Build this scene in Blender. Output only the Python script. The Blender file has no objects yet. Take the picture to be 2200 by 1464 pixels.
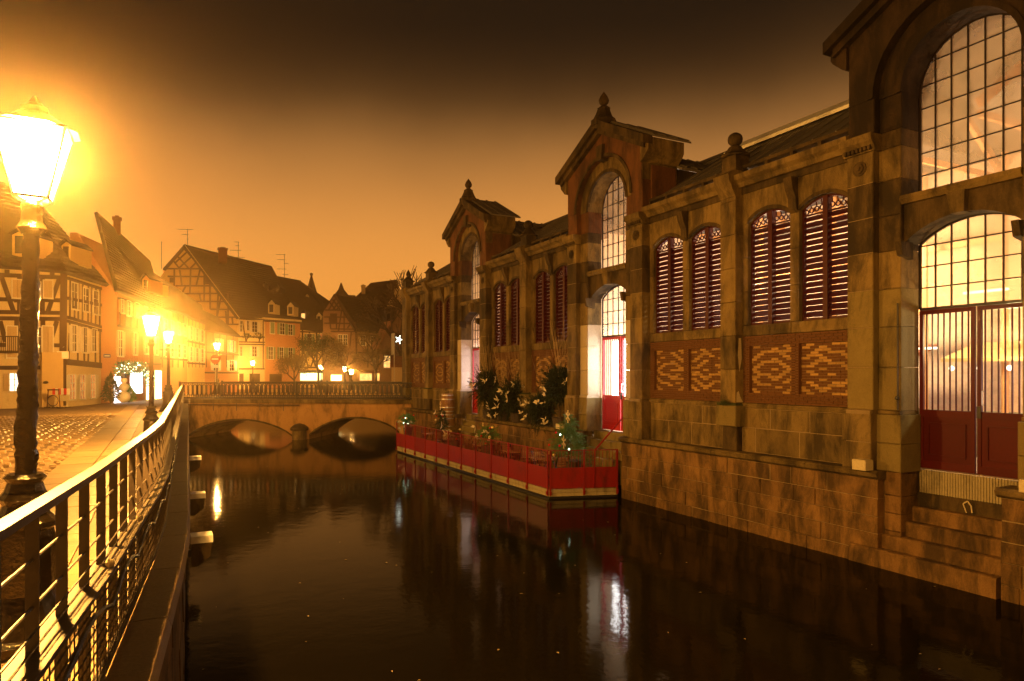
import bpy, math, random
from mathutils import Vector, Matrix

R = random.Random(7)
sc = bpy.context.scene
COL = sc.collection
# ---------------------------------------------------------------- camera, sky, light, exposure
F, HX, HY, EYE = 1467.0, 1100.0, 806.0, 3.8
TH = math.atan(750 / F)
CT, ST = math.cos(TH), math.sin(TH)
cd = bpy.data.cameras.new('camera')
cam = bpy.data.objects.new('camera', cd)
COL.objects.link(cam)
cam.location = (0, 0, EYE)
cam.rotation_euler = (math.radians(90), 0, -TH)
cd.sensor_width = 36
cd.lens = F / 2200 * 36
cd.shift_y = 74 / 2200
cd.clip_start = 0.05
cd.clip_end = 1500
sc.camera = cam

world = bpy.data.worlds.new('World')
sc.world = world
world.use_nodes = True
wn, wl = world.node_tree.nodes, world.node_tree.links
wn.clear()
w_out = wn.new('ShaderNodeOutputWorld')
w_bg = wn.new('ShaderNodeBackground')
w_tc = wn.new('ShaderNodeTexCoord')
w_sep = wn.new('ShaderNodeSeparateXYZ')
w_r = wn.new('ShaderNodeValToRGB')
w_n = wn.new('ShaderNodeTexNoise')
w_n.inputs['Scale'].default_value = 1.6
w_n.inputs['Detail'].default_value = 5
w_m = wn.new('ShaderNodeMath'); w_m.operation = 'MULTIPLY_ADD'
w_m.inputs[1].default_value = 0.11
wl.new(w_tc.outputs['Generated'], w_sep.inputs[0])
wl.new(w_tc.outputs['Generated'], w_n.inputs['Vector'])
wl.new(w_n.outputs['Fac'], w_m.inputs[0])
wl.new(w_sep.outputs['Z'], w_m.inputs[2])
wl.new(w_m.outputs[0], w_r.inputs['Fac'])
cr = w_r.color_ramp
cr.interpolation = 'B_SPLINE'
stops = [(0.0, (.78, .285, .035)), (.12, (.75, .29, .045)), (.22, (.66, .27, .052)), (.30, (.50, .205, .045)),
         (.375, (.26, .115, .03)), (.44, (.035, .016, .005)), (.52, (.010, .006, .003)), (1.0, (.004, .003, .002))]
cr.elements[0].position = 0; cr.elements[0].color = (*stops[0][1], 1)
cr.elements[1].position = 1; cr.elements[1].color = (*stops[-1][1], 1)
for p, c in stops[1:-1]:
    e = cr.elements.new(p); e.color = (*c, 1)
w_bg.inputs['Strength'].default_value = 1.35
wl.new(w_r.outputs['Color'], w_bg.inputs['Color'])
wl.new(w_bg.outputs[0], w_out.inputs['Surface'])

sd = bpy.data.lights.new('night_glow', 'SUN')
sd.energy = 0.10
sd.angle = math.radians(22)
sd.color = (1.0, .60, .12)
sun = bpy.data.objects.new('night_glow', sd)
COL.objects.link(sun)
# the light of the town comes over the canal from the left bank onto the market hall
sun_dir = Vector((0.86, -0.36, -0.36)).normalized()
sun.rotation_euler = sun_dir.to_track_quat('-Z', 'Y').to_euler()

vs = sc.view_settings
vs.view_transform = 'Standard'
vs.look = 'None'
vs.exposure = 0.0
vs.gamma = 1.0
vs.use_curve_mapping = False
sc.render.engine = 'CYCLES'
sc.cycles.use_denoising = True
sc.cycles.max_bounces = 6
sc.cycles.diffuse_bounces = 2
sc.cycles.glossy_bounces = 3
sc.cycles.transmission_bounces = 3
sc.cycles.transparent_max_bounces = 12
sc.cycles.volume_bounces = 0
sc.cycles.sample_clamp_indirect = 4.0
sc.cycles.caustics_reflective = False
sc.cycles.caustics_refractive = False

# ---------------------------------------------------------------- helpers
def pt(x, y, d):
    """world point seen at photo pixel x, y at depth d"""
    xc = (x - HX) * d / F
    return Vector((xc * CT + d * ST, -xc * ST + d * CT, EYE + (HY - y) * d / F))

def gp(x, d, z):
    p = pt(x, HY, d)
    return Vector((p.x, p.y, z))

WL = {}

class MB:
    def __init__(s):
        s.v = []; s.f = []
    def poly(s, pts):
        i = len(s.v)
        s.v += [tuple(p) for p in pts]
        s.f.append(tuple(range(i, i + len(pts))))
        return s
    def box(s, x0, x1, y0, y1, z0, z1):
        i = len(s.v)
        s.v += [(x0, y0, z0), (x1, y0, z0), (x1, y1, z0), (x0, y1, z0), (x0, y0, z1), (x1, y0, z1), (x1, y1, z1), (x0, y1, z1)]
        s.f += [(i, i+3, i+2, i+1), (i+4, i+5, i+6, i+7), (i, i+1, i+5, i+4), (i+1, i+2, i+6, i+5), (i+2, i+3, i+7, i+6), (i+3, i, i+4, i+7)]
        return s
    def cbox(s, x0, x1, y0, y1, z0, z1, c=.014):
        """box with its -X face chamfered (a dressed stone seen from the canal)"""
        i = len(s.v)
        s.v += [(x1, y0, z0), (x1, y1, z0), (x1, y1, z1), (x1, y0, z1),
                (x0+c, y0, z0), (x0+c, y1, z0), (x0+c, y1, z1), (x0+c, y0, z1),
                (x0, y0+c, z0+c), (x0, y1-c, z0+c), (x0, y1-c, z1-c), (x0, y0+c, z1-c)]
        for a in (0, 4):
            for k in range(4):
                n = (k+1) % 4
                s.f.append((i+a+k, i+a+n, i+a+4+n, i+a+4+k))
        s.f += [(i+8, i+9, i+10, i+11), (i, i+3, i+2, i+1)]
        return s
    def bar(s, p, q, w, h, up=(0, 0, 1)):
        p = Vector(p); q = Vector(q); d = (q - p)
        if d.length < 1e-6: return s
        d.normalize(); u = Vector(up)
        a = d.cross(u)
        if a.length < 1e-3: a = d.cross(Vector((1, 0, 0)))
        a.normalize(); b = a.cross(d).normalized()
        a *= w / 2; b *= h / 2
        i = len(s.v)
        for e in (p, q):
            for k, l in ((-1, -1), (1, -1), (1, 1), (-1, 1)):
                s.v.append(tuple(e + a * k + b * l))
        s.f += [(i, i+1, i+2, i+3), (i+7, i+6, i+5, i+4)]
        for k in range(4):
            n = (k+1) % 4
            s.f.append((i+k, i+4+k, i+4+n, i+n))
        return s
    def tube(s, p, q, r0, r1=None, n=6, caps=True):
        r1 = r0 if r1 is None else r1
        p = Vector(p); q = Vector(q); d = (q - p)
        if d.length < 1e-6: return s
        d.normalize()
        a = d.cross(Vector((0, 0, 1)))
        if a.length < 1e-3: a = Vector((1, 0, 0))
        a.normalize(); b = d.cross(a)
        i = len(s.v)
        for e, r in ((p, r0), (q, r1)):
            for k in range(n):
                t = 2 * math.pi * k / n
                s.v.append(tuple(e + a * math.cos(t) * r + b * math.sin(t) * r))
        for k in range(n):
            m = (k+1) % n
            s.f.append((i+k, i+m, i+n+m, i+n+k))
        if caps:
            s.f.append(tuple(i+k for k in reversed(range(n)))); s.f.append(tuple(i+n+k for k in range(n)))
        return s
    def path(s, pts, r, n=5):
        for a, b in zip(pts, pts[1:]): s.tube(a, b, r, r, n)
        return s
    def lathe(s, x, y, prof, n=12, rot=0.0):
        i = len(s.v)
        for r, z in prof:
            for k in range(n):
                t = 2 * math.pi * k / n + rot
                s.v.append((x + r * math.cos(t), y + r * math.sin(t), z))
        for j in range(len(prof)-1):
            for k in range(n):
                m = (k+1) % n
                s.f.append((i+j*n+k, i+j*n+m, i+(j+1)*n+m, i+(j+1)*n+k))
        s.f.append(tuple(i+k for k in reversed(range(n))))
        s.f.append(tuple(i+(len(prof)-1)*n+k for k in range(n)))
        return s
    def ball(s, c, r, n=8, m=5, sz=1.0):
        return s.lathe(c[0], c[1], [(max(.001, r*math.sin(math.pi*j/m)), c[2]-r*sz*math.cos(math.pi*j/m)) for j in range(m+1)], n)
    def prism(s, pts, vec):
        """closed solid: the polygon pts (3-D) swept along vec"""
        i = len(s.v); n = len(pts); vec = Vector(vec)
        s.v += [tuple(p) for p in pts] + [tuple(Vector(p) + vec) for p in pts]
        s.f.append(tuple(range(i, i+n))); s.f.append(tuple(reversed(range(i+n, i+2*n))))
        for k in range(n):
            m = (k+1) % n
            s.f.append((i+m, i+k, i+n+k, i+n+m))
        return s
    def mesh(s, name, mat=None, smooth=False, off=(0, 0, 0)):
        me = bpy.data.meshes.new(name)
        o = off
        me.from_pydata([(a-o[0], b-o[1], c-o[2]) for a, b, c in s.v], [], s.f)
        if mat: me.materials.append(mat)
        if smooth:
            me.polygons.foreach_set('use_smooth', [True] * len(me.polygons))
        me.update()
        return me
    def build(s, name, mat, parent=None, smooth=False):
        off = WL.get(parent.name, (0, 0, 0)) if parent else (0, 0, 0)
        me = s.mesh(name, mat, smooth, off)
        o = bpy.data.objects.new(name, me)
        COL.objects.link(o)
        if parent:
            o.parent = parent; WL[o.name] = off
        return o

def tag(o, label=None, cat=None, group=None, kind=None):
    if label: o['label'] = label
    if cat: o['category'] = cat
    if group: o['group'] = group
    if kind: o['kind'] = kind
    return o

def thing(name, label, cat, loc=(0, 0, 0), group=None, rz=0):
    o = bpy.data.objects.new(name, None)
    o.empty_display_size = .2
    COL.objects.link(o)
    o.location = loc; o.rotation_euler = (0, 0, rz)
    WL[o.name] = tuple(loc)
    return tag(o, label, cat, group)

def inst(name, me, parent, loc, rot=(0, 0, 0), scale=(1, 1, 1)):
    o = bpy.data.objects.new(name, me)
    COL.objects.link(o)
    off = WL.get(parent.name, (0, 0, 0))
    o.parent = parent
    o.location = (loc[0]-off[0], loc[1]-off[1], loc[2]-off[2])
    o.rotation_euler = rot; o.scale = scale
    return o

def dup(root, loc, rz=0, label=None, scale=None):
    kids = {}
    for ob in list(COL.objects):
        if ob.parent: kids.setdefault(ob.parent.name, []).append(ob)
    r = root.copy(); COL.objects.link(r); r.location = loc; r.rotation_euler = (0, 0, rz)
    if scale: r.scale = scale
    if label: r['label'] = label
    for ch in kids.get(root.name, []):
        c = ch.copy(); COL.objects.link(c); c.parent = r
        for g in kids.get(ch.name, []):
            d = g.copy(); COL.objects.link(d); d.parent = c
    return r

# ---------------------------------------------------------------- materials
class NT:
    def __init__(s, name):
        s.m = bpy.data.materials.new(name); s.m.use_nodes = True
        s.n = s.m.node_tree.nodes; s.l = s.m.node_tree.links
        s.n.clear()
        s.out = s.n.new('ShaderNodeOutputMaterial')
        s.geo = s.n.new('ShaderNodeNewGeometry')
        s.obi = s.n.new('ShaderNodeObjectInfo')
    def noise(s, scale, detail=4, rough=.6, stretch=None, dist=0):
        t = s.n.new('ShaderNodeTexNoise')
        t.inputs['Scale'].default_value = scale; t.inputs['Detail'].default_value = detail
        t.inputs['Roughness'].default_value = rough; t.inputs['Distortion'].default_value = dist
        if stretch:
            m = s.n.new('ShaderNodeVectorMath'); m.operation = 'MULTIPLY'
            m.inputs[1].default_value = stretch
            s.l.new(s.geo.outputs['Position'], m.inputs[0]); s.l.new(m.outputs[0], t.inputs['Vector'])
        else:
            s.l.new(s.geo.outputs['Position'], t.inputs['Vector'])
        return t.outputs['Fac']
    def ramp(s, src, *st):
        r = s.n.new('ShaderNodeValToRGB')
        e = r.color_ramp.elements
        e[0].position, e[0].color = st[0][0], (*st[0][1], 1)
        e[1].position, e[1].color = st[-1][0], (*st[-1][1], 1)
        for p, c in st[1:-1]:
            k = e.new(p); k.color = (*c, 1)
        s.l.new(src, r.inputs['Fac'])
        return r.outputs['Color']
    def mix(s, fac, a, b, mode='MIX'):
        x = s.n.new('ShaderNodeMix'); x.data_type = 'RGBA'; x.blend_type = mode
        for sock, val in ((x.inputs[0], fac), (x.inputs[6], a), (x.inputs[7], b)):
            if hasattr(val, 'links'): s.l.new(val, sock)
            elif isinstance(val, (int, float)): sock.default_value = val
            else: sock.default_value = (*val, 1)
        return x.outputs[2]
    def math(s, op, a, b):
        x = s.n.new('ShaderNodeMath'); x.operation = op
        for sock, val in ((x.inputs[0], a), (x.inputs[1], b)):
            if hasattr(val, 'links'): s.l.new(val, sock)
            else: sock.default_value = val
        if op == 'MULTIPLY_ADD': x.inputs[2].default_value = b * .5
        return x.outputs[0]
    def bump(s, h, strength=.3, dist=.02):
        b = s.n.new('ShaderNodeBump'); b.inputs['Strength'].default_value = strength
        b.inputs['Distance'].default_value = dist
        s.l.new(h, b.inputs['Height'])
        return b.outputs['Normal']
    def pbr(s, col, rough=.8, metal=0, normal=None, spec=.4, emit=None, es=0, trans=0, ior=1.45):
        p = s.n.new('ShaderNodeBsdfPrincipled')
        for k, val in (('Base Color', col), ('Roughness', rough), ('Metallic', metal)):
            if hasattr(val, 'links'): s.l.new(val, p.inputs[k])
            elif isinstance(val, tuple): p.inputs[k].default_value = (*val, 1)
            else: p.inputs[k].default_value = val
        p.inputs['Specular IOR Level'].default_value = spec
        p.inputs['IOR'].default_value = ior
        p.inputs['Transmission Weight'].default_value = trans
        if normal: s.l.new(normal, p.inputs['Normal'])
        if emit:
            p.inputs['Emission Color'].default_value = (*emit, 1); p.inputs['Emission Strength'].default_value = es
        s.l.new(p.outputs[0], s.out.inputs['Surface'])
        return s.m

def weathered(name, a, b, stain=(.05, .035, .02), rough=.85, scale=1.5, amount=.55, bump=.35, var=.22, spec=.3, fine=40, streak=True):
    t = NT(name)
    base = t.mix(t.noise(scale, 6, .65), a, b)
    v = t.math('ADD', t.math('MULTIPLY', t.obi.outputs['Random'], var), 1 - var / 2)
    base = t.mix(1.0, base, v, 'MULTIPLY')
    if streak:
        st = t.ramp(t.noise(1.3, 7, .7, (1.6, 1.6, .55), .4), (amount-.05, (0, 0, 0)), (amount + .14, (1, 1, 1)))
        base = t.mix(t.math('MULTIPLY', st, .75), base, stain)
    g = t.noise(fine, 3, .7)
    base = t.mix(.35, base, t.ramp(g, (.3, (.25, .25, .25)), (.7, (1, 1, 1))), 'MULTIPLY')
    h = t.math('ADD', t.math('MULTIPLY', t.noise(8, 5, .6), 1.0), t.math('MULTIPLY', g, .35))
    return t.pbr(base, rough, 0, t.bump(h, bump, .03), spec)

def plain(name, c, rough=.6, metal=0, spec=.4, var=.1, bump=0, nscale=20):
    t = NT(name)
    col = t.mix(t.noise(nscale, 3), tuple(x * .75 for x in c), tuple(min(1, x * 1.2) for x in c))
    v = t.math('ADD', t.math('MULTIPLY', t.obi.outputs['Random'], var * 2), 1 - var)
    col = t.mix(1.0, col, v, 'MULTIPLY')
    nm = t.bump(t.noise(nscale * 2, 3), bump, .01) if bump else None
    return t.pbr(col, rough, metal, nm, spec)

def glow(name, c, s, c2=None, scale=1.0):
    t = NT(name)
    e = t.n.new('ShaderNodeEmission')
    if c2:
        t.l.new(t.mix(t.ramp(t.noise(scale, 2), (.35, (0, 0, 0)), (.65, (1, 1, 1))), c, c2), e.inputs['Color'])
    else:
        e.inputs['Color'].default_value = (*c, 1)
    e.inputs['Strength'].default_value = s
    t.l.new(e.outputs[0], t.out.inputs['Surface'])
    return t.m

M = {}
M['stone'] = weathered('sandstone', (.29, .205, .075), (.095, .058, .020), (.012, .008, .005), amount=.47, bump=.5, var=.5)
M['stone_dark'] = weathered('dark_sandstone', (.15, .098, .038), (.04, .025, .011), (.008, .006, .004), amount=.43, bump=.5)
M['stone_red'] = weathered('red_sandstone', (.16, .068, .028), (.085, .036, .016), (.02, .012, .009), amount=.50)
M['stone_doorlit'] = weathered('painted_doorlit_stone', (.52, .44, .32), (.42, .34, .23), (.16, .12, .07), amount=.66, bump=.25)  # jambs of the farther gates: door light painted in as lighter stone
M['shade_stone'] = weathered('painted_shade_stone', (.055, .032, .018), (.022, .014, .009), (.006, .004, .003), amount=.42, bump=.5)  # vignette-like dimming of the near gable painted into its stone colour
M['stone_pale'] = weathered('pale_sandstone', (.25, .19, .068), (.13, .095, .034), (.02, .015, .007), amount=.55, bump=.4)
M['quay'] = weathered('quay_stone', (.34, .19, .065), (.085, .046, .019), (.015, .011, .007), amount=.46, bump=.9, scale=1.7, var=.4)
M['mortar'] = weathered('mortar', (.34, .25, .13), (.20, .14, .07), amount=.6)
M['brick'] = weathered('red_brick', (.20, .09, .035), (.12, .052, .02), (.04, .018, .01), amount=.62, var=.5, bump=.25)
M['brick_y'] = weathered('yellow_brick', (.46, .28, .095), (.32, .185, .06), (.16, .09, .05), amount=.68, var=.4, bump=.25)
M['moss'] = plain('moss', (.045, .055, .018), .95, bump=.6, nscale=30)
M['red_paint'] = plain('dark_red_paint', (.045, .003, .003), .5, spec=.3)
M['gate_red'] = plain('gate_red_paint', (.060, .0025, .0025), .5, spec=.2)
M['gate_red_flare'] = plain('painted_flare_gate_red', (.34, .010, .018), .45, spec=.3)  # farther gates: flare of light painted in as a lighter red
M['raft_red'] = weathered('bright_red_paint', (.27, .004, .004), (.17, .003, .003), (.035, .006, .005), rough=.42, amount=.60, bump=.12, spec=.45, scale=.9, var=.25)
M['wood_pale'] = weathered('pale_timber', (.42, .36, .22), (.28, .23, .13), (.09, .07, .04), amount=.55, fine=25)
M['wood'] = weathered('warm_timber', (.36, .20, .08), (.24, .12, .05), amount=.62)
M['zinc'] = weathered('zinc_roof', (.20, .17, .13), (.11, .095, .08), (.03, .03, .025), rough=.5, amount=.6, bump=.15, spec=.5)
M['iron'] = plain('black_iron', (.012, .010, .008), .4, .3, .6, bump=.25, nscale=25)
M['iron_gloss'] = plain('wet_looking_iron', (.035, .024, .012), .16, .5, .9, bump=.8, nscale=16)
M['muntin'] = plain('muntin_iron', (.02, .012, .01), .5)
M['rail_steel'] = weathered('rail_steel', (.055, .04, .03), (.035, .025, .02), rough=.42, amount=.7, bump=.15, spec=.6, streak=False)
M['hand'] = weathered('handrail_metal', (.11, .09, .075), (.07, .058, .047), rough=.45, amount=.75, bump=.1, spec=.6, streak=False)
M['cream'] = plain('cream_box_paint', (.50, .42, .26), .6)
M['white'] = plain('white_paint', (.75, .72, .66), .5)
M['signred'] = plain('sign_red', (.6, .02, .02), .4)
M['signblue'] = plain('sign_blue', (.03, .05, .18), .4)
M['timber'] = weathered('old_oak', (.075, .04, .02), (.035, .02, .012), amount=.6, bump=.3)
M['pl_yel'] = weathered('yellow_plaster', (.66, .46, .20), (.54, .36, .15), (.24, .15, .07), amount=.66, bump=.15, scale=.8)
M['pl_cream'] = weathered('cream_plaster', (.68, .54, .30), (.56, .43, .23), (.26, .18, .09), amount=.66, bump=.15, scale=.8)
M['pl_salm'] = weathered('salmon_plaster', (.58, .26, .11), (.46, .20, .085), (.20, .09, .05), amount=.68, bump=.15, scale=.8)
M['pl_red'] = weathered('red_plaster', (.50, .13, .07), (.38, .10, .055), (.16, .06, .04), amount=.68, bump=.15, scale=.8)
M['pl_dark'] = weathered('brown_plaster', (.30, .17, .085), (.20, .11, .06), (.08, .05, .03), amount=.62, bump=.15, scale=.8)
M['roof'] = weathered('clay_roof', (.034, .019, .011), (.017, .011, .007), (.013, .009, .006), amount=.55, bump=.5, scale=1.2)
M['roof_o'] = weathered('orange_clay_roof', (.30, .12, .05), (.18, .075, .035), amount=.6, bump=.5)
M['sh_tan'] = plain('tan_shutter', (.40, .28, .14), .6)
M['sh_grn'] = plain('green_shutter', (.14, .20, .11), .6)
M['sh_wht'] = plain('pale_shutter', (.55, .50, .40), .6)
M['glass_dark'] = plain('dark_glass', (.02, .018, .015), .08, 0, .8)
M['fir'] = plain('fir_green', (.03, .055, .022), .7, var=.3)
M['fir_d'] = plain('fir_dark', (.016, .026, .010), .8, var=.3)
M['fir_m'] = plain('fir_midgreen', (.09, .19, .05), .65, var=.3)
M['fir_b'] = plain('fir_bright', (.06, .22, .06), .6, var=.3)
M['twig'] = plain('dry_twig', (.34, .24, .12), .8)
M['bark'] = weathered('bark', (.10, .065, .035), (.05, .033, .02), amount=.6)
M['leaf'] = plain('autumn_leaf', (.16, .10, .03), .7, var=.3)
M['fleaf'] = plain('floating_leaf', (.26, .20, .10), .6, var=.3)
M['pale'] = plain('cream_ribbon', (.60, .52, .38), .6)
M['silver'] = plain('silver_tinsel', (.75, .78, .75), .25, .6)
M['bauble'] = plain('red_bauble', (.55, .01, .01), .15, .2, .8)
M['gold'] = plain('gold_star', (.70, .55, .22), .3, .3)
M['pot'] = plain('dark_pot', (.05, .035, .025), .7)
M['ground'] = weathered('paving_ground', (.24, .16, .09), (.14, .095, .055), amount=.6, bump=.3, scale=.6)
M['cobble'] = weathered('cobble_granite', (.36, .25, .13), (.20, .13, .07), (.07, .05, .025), rough=.45, amount=.6, bump=.35, spec=.5, var=.3)
M['slab'] = weathered('paving_slab', (.28, .20, .105), (.19, .13, .065), (.09, .065, .04), rough=.6, amount=.66, bump=.2, var=.25)
M['render_b'] = weathered('bridge_render', (.50, .28, .10), (.32, .17, .065), (.08, .05, .025), amount=.52, bump=.3, scale=1.0)
M['awning'] = plain('green_awning', (.10, .13, .06), .7)
M['awning_r'] = plain('brown_awning', (.22, .08, .04), .7)
M['hall_wall'] = weathered('hall_plaster', (.80, .60, .40), (.60, .42, .26), amount=.6, bump=.05, scale=.5, streak=False, fine=6)
M['hall_floor'] = plain('hall_floor', (.45, .36, .26), .6)
M['hall_beam'] = plain('hall_beam', (.60, .30, .12), .7)
M['win_warm'] = glow('lit_window_warm', (1.0, .62, .20), 1.6, (1.0, .45, .10), 2.0)
M['win_white'] = glow('lit_window_white', (1.0, .86, .62), 3.0)
M['win_orange'] = glow('lit_window_orange', (1.0, .40, .10), .7, (.5, .16, .05), 5)
M['shop_white'] = glow('lit_shop_window', (1.0, .93, .90), 5.5, (.80, .85, 1.0), 3.0)
M['shop_yel'] = glow('lit_shop_door', (1.0, .80, .30), 6.5)
M['shop_green'] = glow('lit_cafe_front', (.85, 1.0, .42), 3.2, (1.0, .85, .4), 1.4)
M['glow_white'] = glow('white_glow_panel', (1.0, .95, .90), 26)
M['glow_pink'] = glow('pink_glow_panel', (1.0, .84, .94), 15)
M['star'] = glow('christmas_star_light', (.92, 1.0, .85), 7)
M['fairy'] = glow('fairy_lights', (.75, 1.0, .70), 6)

def mat_glass(name, tint, mixf, rough=.05):
    t = NT(name)
    tr = t.n.new('ShaderNodeBsdfTransparent'); tr.inputs[0].default_value = (*tint, 1)
    gl = t.n.new('ShaderNodeBsdfGlossy'); gl.inputs['Roughness'].default_value = rough
    df = t.n.new('ShaderNodeBsdfTranslucent'); df.inputs[0].default_value = (.85, .62, .36, 1)
    m1 = t.n.new('ShaderNodeMixShader'); t.l.new(t.math('MULTIPLY_ADD', t.noise(1.1, 3, .5), mixf), m1.inputs[0])
    m2 = t.n.new('ShaderNodeMixShader'); m2.inputs[0].default_value = .06
    t.l.new(tr.outputs[0], m1.inputs[1]); t.l.new(df.outputs[0], m1.inputs[2])
    t.l.new(m1.outputs[0], m2.inputs[1]); t.l.new(gl.outputs[0], m2.inputs[2])
    t.l.new(m2.outputs[0], t.out.inputs['Surface'])
    return t.m
M['glass'] = mat_glass('dusty_glass', (.95, .85, .75), .35)
def mat_lantern(name, c, s):
    t = NT(name)
    tr = t.n.new('ShaderNodeBsdfTransparent')
    em = t.n.new('ShaderNodeEmission'); em.inputs[0].default_value = (*c, 1); em.inputs[1].default_value = s
    a = t.n.new('ShaderNodeAddShader')
    t.l.new(tr.outputs[0], a.inputs[0]); t.l.new(em.outputs[0], a.inputs[1]); t.l.new(a.outputs[0], t.out.inputs['Surface'])
    return t.m
M['lantern'] = mat_lantern('lantern_glass', (1.0, .72, .34), 9)
M['lantern_mid'] = mat_lantern('mid_lantern_glass', (1.0, .68, .28), 24)
M['lantern_far'] = mat_lantern('bright_lantern_glass', (1.0, .62, .22), 80)

def mat_water():
    t = NT('canal_water')
    n1 = t.noise(2.2, 3, .55, (1, 1, 1)); n2 = t.noise(9, 3, .6)
    h = t.math('ADD', n1, t.math('MULTIPLY', n2, .35))
    return t.pbr((.005, .004, .002), .055, 0, t.bump(h, .065, .05), .5, ior=1.13)
M['water'] = mat_water()
# ================================================================ setting: water, ground, quay
def struct(o): o['kind'] = 'structure'; return o
struct(MB().poly([(-90, -25, 0), (60, -25, 0), (60, 170, 0), (-90, 170, 0)]).build('canal_water', M['water']))

# rail line (u at given t) and the canal edge of the left quay
RL = [(-6, -1.7), (0.0, -.92), (1.2, -.70), (2.54, -.46), (4, -.30), (6.4, -.10), (7.7, -.02), (10, .05), (17, .26), (28, .58), (43.2, 1.03)]
def rail_u(t):
    for (a, ua), (b, ub) in zip(RL, RL[1:]):
        if t <= b:
            k = (t - a) / (b - a); return ua + (ub - ua) * k
    return RL[-1][1]
def edge_u(t): return rail_u(t) + .20
STREET = 2.2
LB = gp(386, 41.2, 0); RB = Vector((13.2, 37.9, 0))   # bridge face: left and right end
TS = [-6 + i * 1.0 for i in range(50)]
TS = [t for t in TS if t < 43] + [43.2]

# street of the left quay: subgrade, flush strips above
far = 175
g = MB()
for a, b in zip(TS, TS[1:]):
    g.poly([(-75, a, STREET - .05), (edge_u(a) - .3, a, STREET - .05), (edge_u(b) - .3, b, STREET - .05), (-75, b, STREET - .05)])
qb = [pt(386, HY, 41.2), pt(402, HY, 52), pt(425, HY, 64), pt(452, HY, 72)]      # left bank beyond the bridge
qb = [(p.x, p.y) for p in qb]
fb = [(p.x, p.y) for p in (pt(452, HY, 72), pt(640, HY, 70), pt(880, HY, 66))]   # far bank
g.poly([(-75, 43.2, STREET - .05), (edge_u(43.2) - .3, 43.2, STREET - .05), (qb[1][0], qb[1][1], STREET - .05), (qb[2][0], qb[2][1], STREET - .05),
        (qb[3][0], qb[3][1], STREET - .05), (-75, 95, STREET - .05)])
struct(g.build('street', M['ground']))
g = MB().poly([(qb[3][0], qb[3][1], STREET), (fb[1][0], fb[1][1], STREET), (fb[2][0], fb[2][1], STREET), (60, 60, STREET), (60, far, STREET), (-90, far, STREET), (-75, 95, STREET)])
struct(g.build('far_square_ground', M['ground']))
wall = MB()
for a, b in zip([(LB.x, LB.y)] + qb[1:] + fb[1:], qb[1:] + fb[1:] + [(60, 60)]):
    wall.prism([(a[0], a[1], -1), (b[0], b[1], -1), (b[0], b[1], STREET + .1), (a[0], a[1], STREET + .1)], (-.2, .4, 0))
tag(wall.build('canal_wall', M['pl_yel']), 'stone embankment of the canal beyond the two-arched bridge', 'embankment wall')
# right bank ground behind the market hall and beyond
struct(MB().poly([(13.85, -25, 1.74), (60, -25, 1.74), (60, 62, 1.74), (13.85, 62, 1.74)]).build('right_bank_ground', M['ground']))

# left quay wall: a thing with individually laid stones under a coping
lq = thing('left_quay_wall', 'long stone quay wall under the steel railing, dropping from the cobbled street to the canal', 'quay wall', (0, 10, 0))
b = MB()
for a, c in zip(TS, TS[1:]):
    ea, ec = edge_u(a) - .05, edge_u(c) - .05
    b.prism([(ea - .5, a, -1), (ea, a, -1), (ea, a, STREET - .12), (ea - .5, a, STREET - .12)], (ec - ea, c - a, 0))
b.build('wall_core', M['mortar'], lq)
z = 0.0
for row in range(5):
    t = 1.6 + R.random() * .5; h = .40
    while t < 32:
        L = R.uniform(.55, 1.1) * (1 if t < 18 else 1.6)
        e0, e1 = edge_u(t), edge_u(t + L)
        j = R.uniform(-.012, .012)
        q = MB().prism([(e0 - .08, t + .01, z - (.8 if row == 0 else 0)), (e0 + j, t + .01, z - (.8 if row == 0 else 0)), (e0 + j - .01, t + .01, z + h - .015), (e0 - .08, t + .01, z + h - .015)], (e1 - e0, L - .02, 0))
        q.build('stone_block', M['quay'], lq)
        t += L
    z += .415
t = -5.0
while t < 42:
    L = min(1.25, 43 - t)
    e0, e1 = edge_u(t), edge_u(t + L)
    MB().prism([(e0 - .52, t + .008, STREET - .11), (e0 + .05, t + .008, STREET - .11), (e0 + .07, t + .008, STREET - .05), (e0 + .045, t + .008, STREET + .02), (e0 - .52, t + .008, STREET + .02)],
               (e1 - e0, L - .016, 0)).build('coping_stone', M['slab'], lq)
    t += L

# street surface: cobbles and a band of slabs
street = bpy.data.objects['street']; WL[street.name] = (0, 0, 0)
cobs = [MB(), []]
def cob_mesh(k):
    m = MB(); r = R.uniform
    w, l = r(.050, .060), r(.064, .078)
    c = .014
    m.v += [(-w, -l, 0), (w, -l, 0), (w, l, 0), (-w, l, 0), (-w + c, -l + c, .035 + r(-.004, .006)), (w - c, -l + c, .035 + r(-.004, .006)), (w - c, l - c, .035 + r(-.004, .006)), (-w + c, l - c, .035 + r(-.004, .006))]
    m.f += [(4, 5, 6, 7), (0, 1, 5, 4), (1, 2, 6, 5), (2, 3, 7, 6), (3, 0, 4, 7)]
    return m
cm = [cob_mesh(i) for i in range(9)]
cmesh = [c.mesh('cobble', M['cobble']) for c in cm]
single = []; rest = MB()
y = 2.2; row = 0
while y < 33:
    x = -1.70 - (0.065 if row % 2 else 0)
    xmin = -1.9 - y * .72 - 1.2 if y < 30 else -24
    far_f = 1 if y < 14 else 2
    while x > max(xmin, -17):
        dd = x * ST + y * CT
        if dd > 1.5 and (y < 20 or R.random() < 1):
            xc = x * CT - y * ST
            px = HX + xc / dd * F; py = HY + (EYE - STREET) / dd * F
            if -60 < px < 420 and py < 1500:
                single.append((dd, x + R.uniform(-.014, .014), y + R.uniform(-.016, .016), R.uniform(-.16, .16), far_f))
        x -= .128 * far_f
    y += .162 * far_f; row += 1
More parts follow.
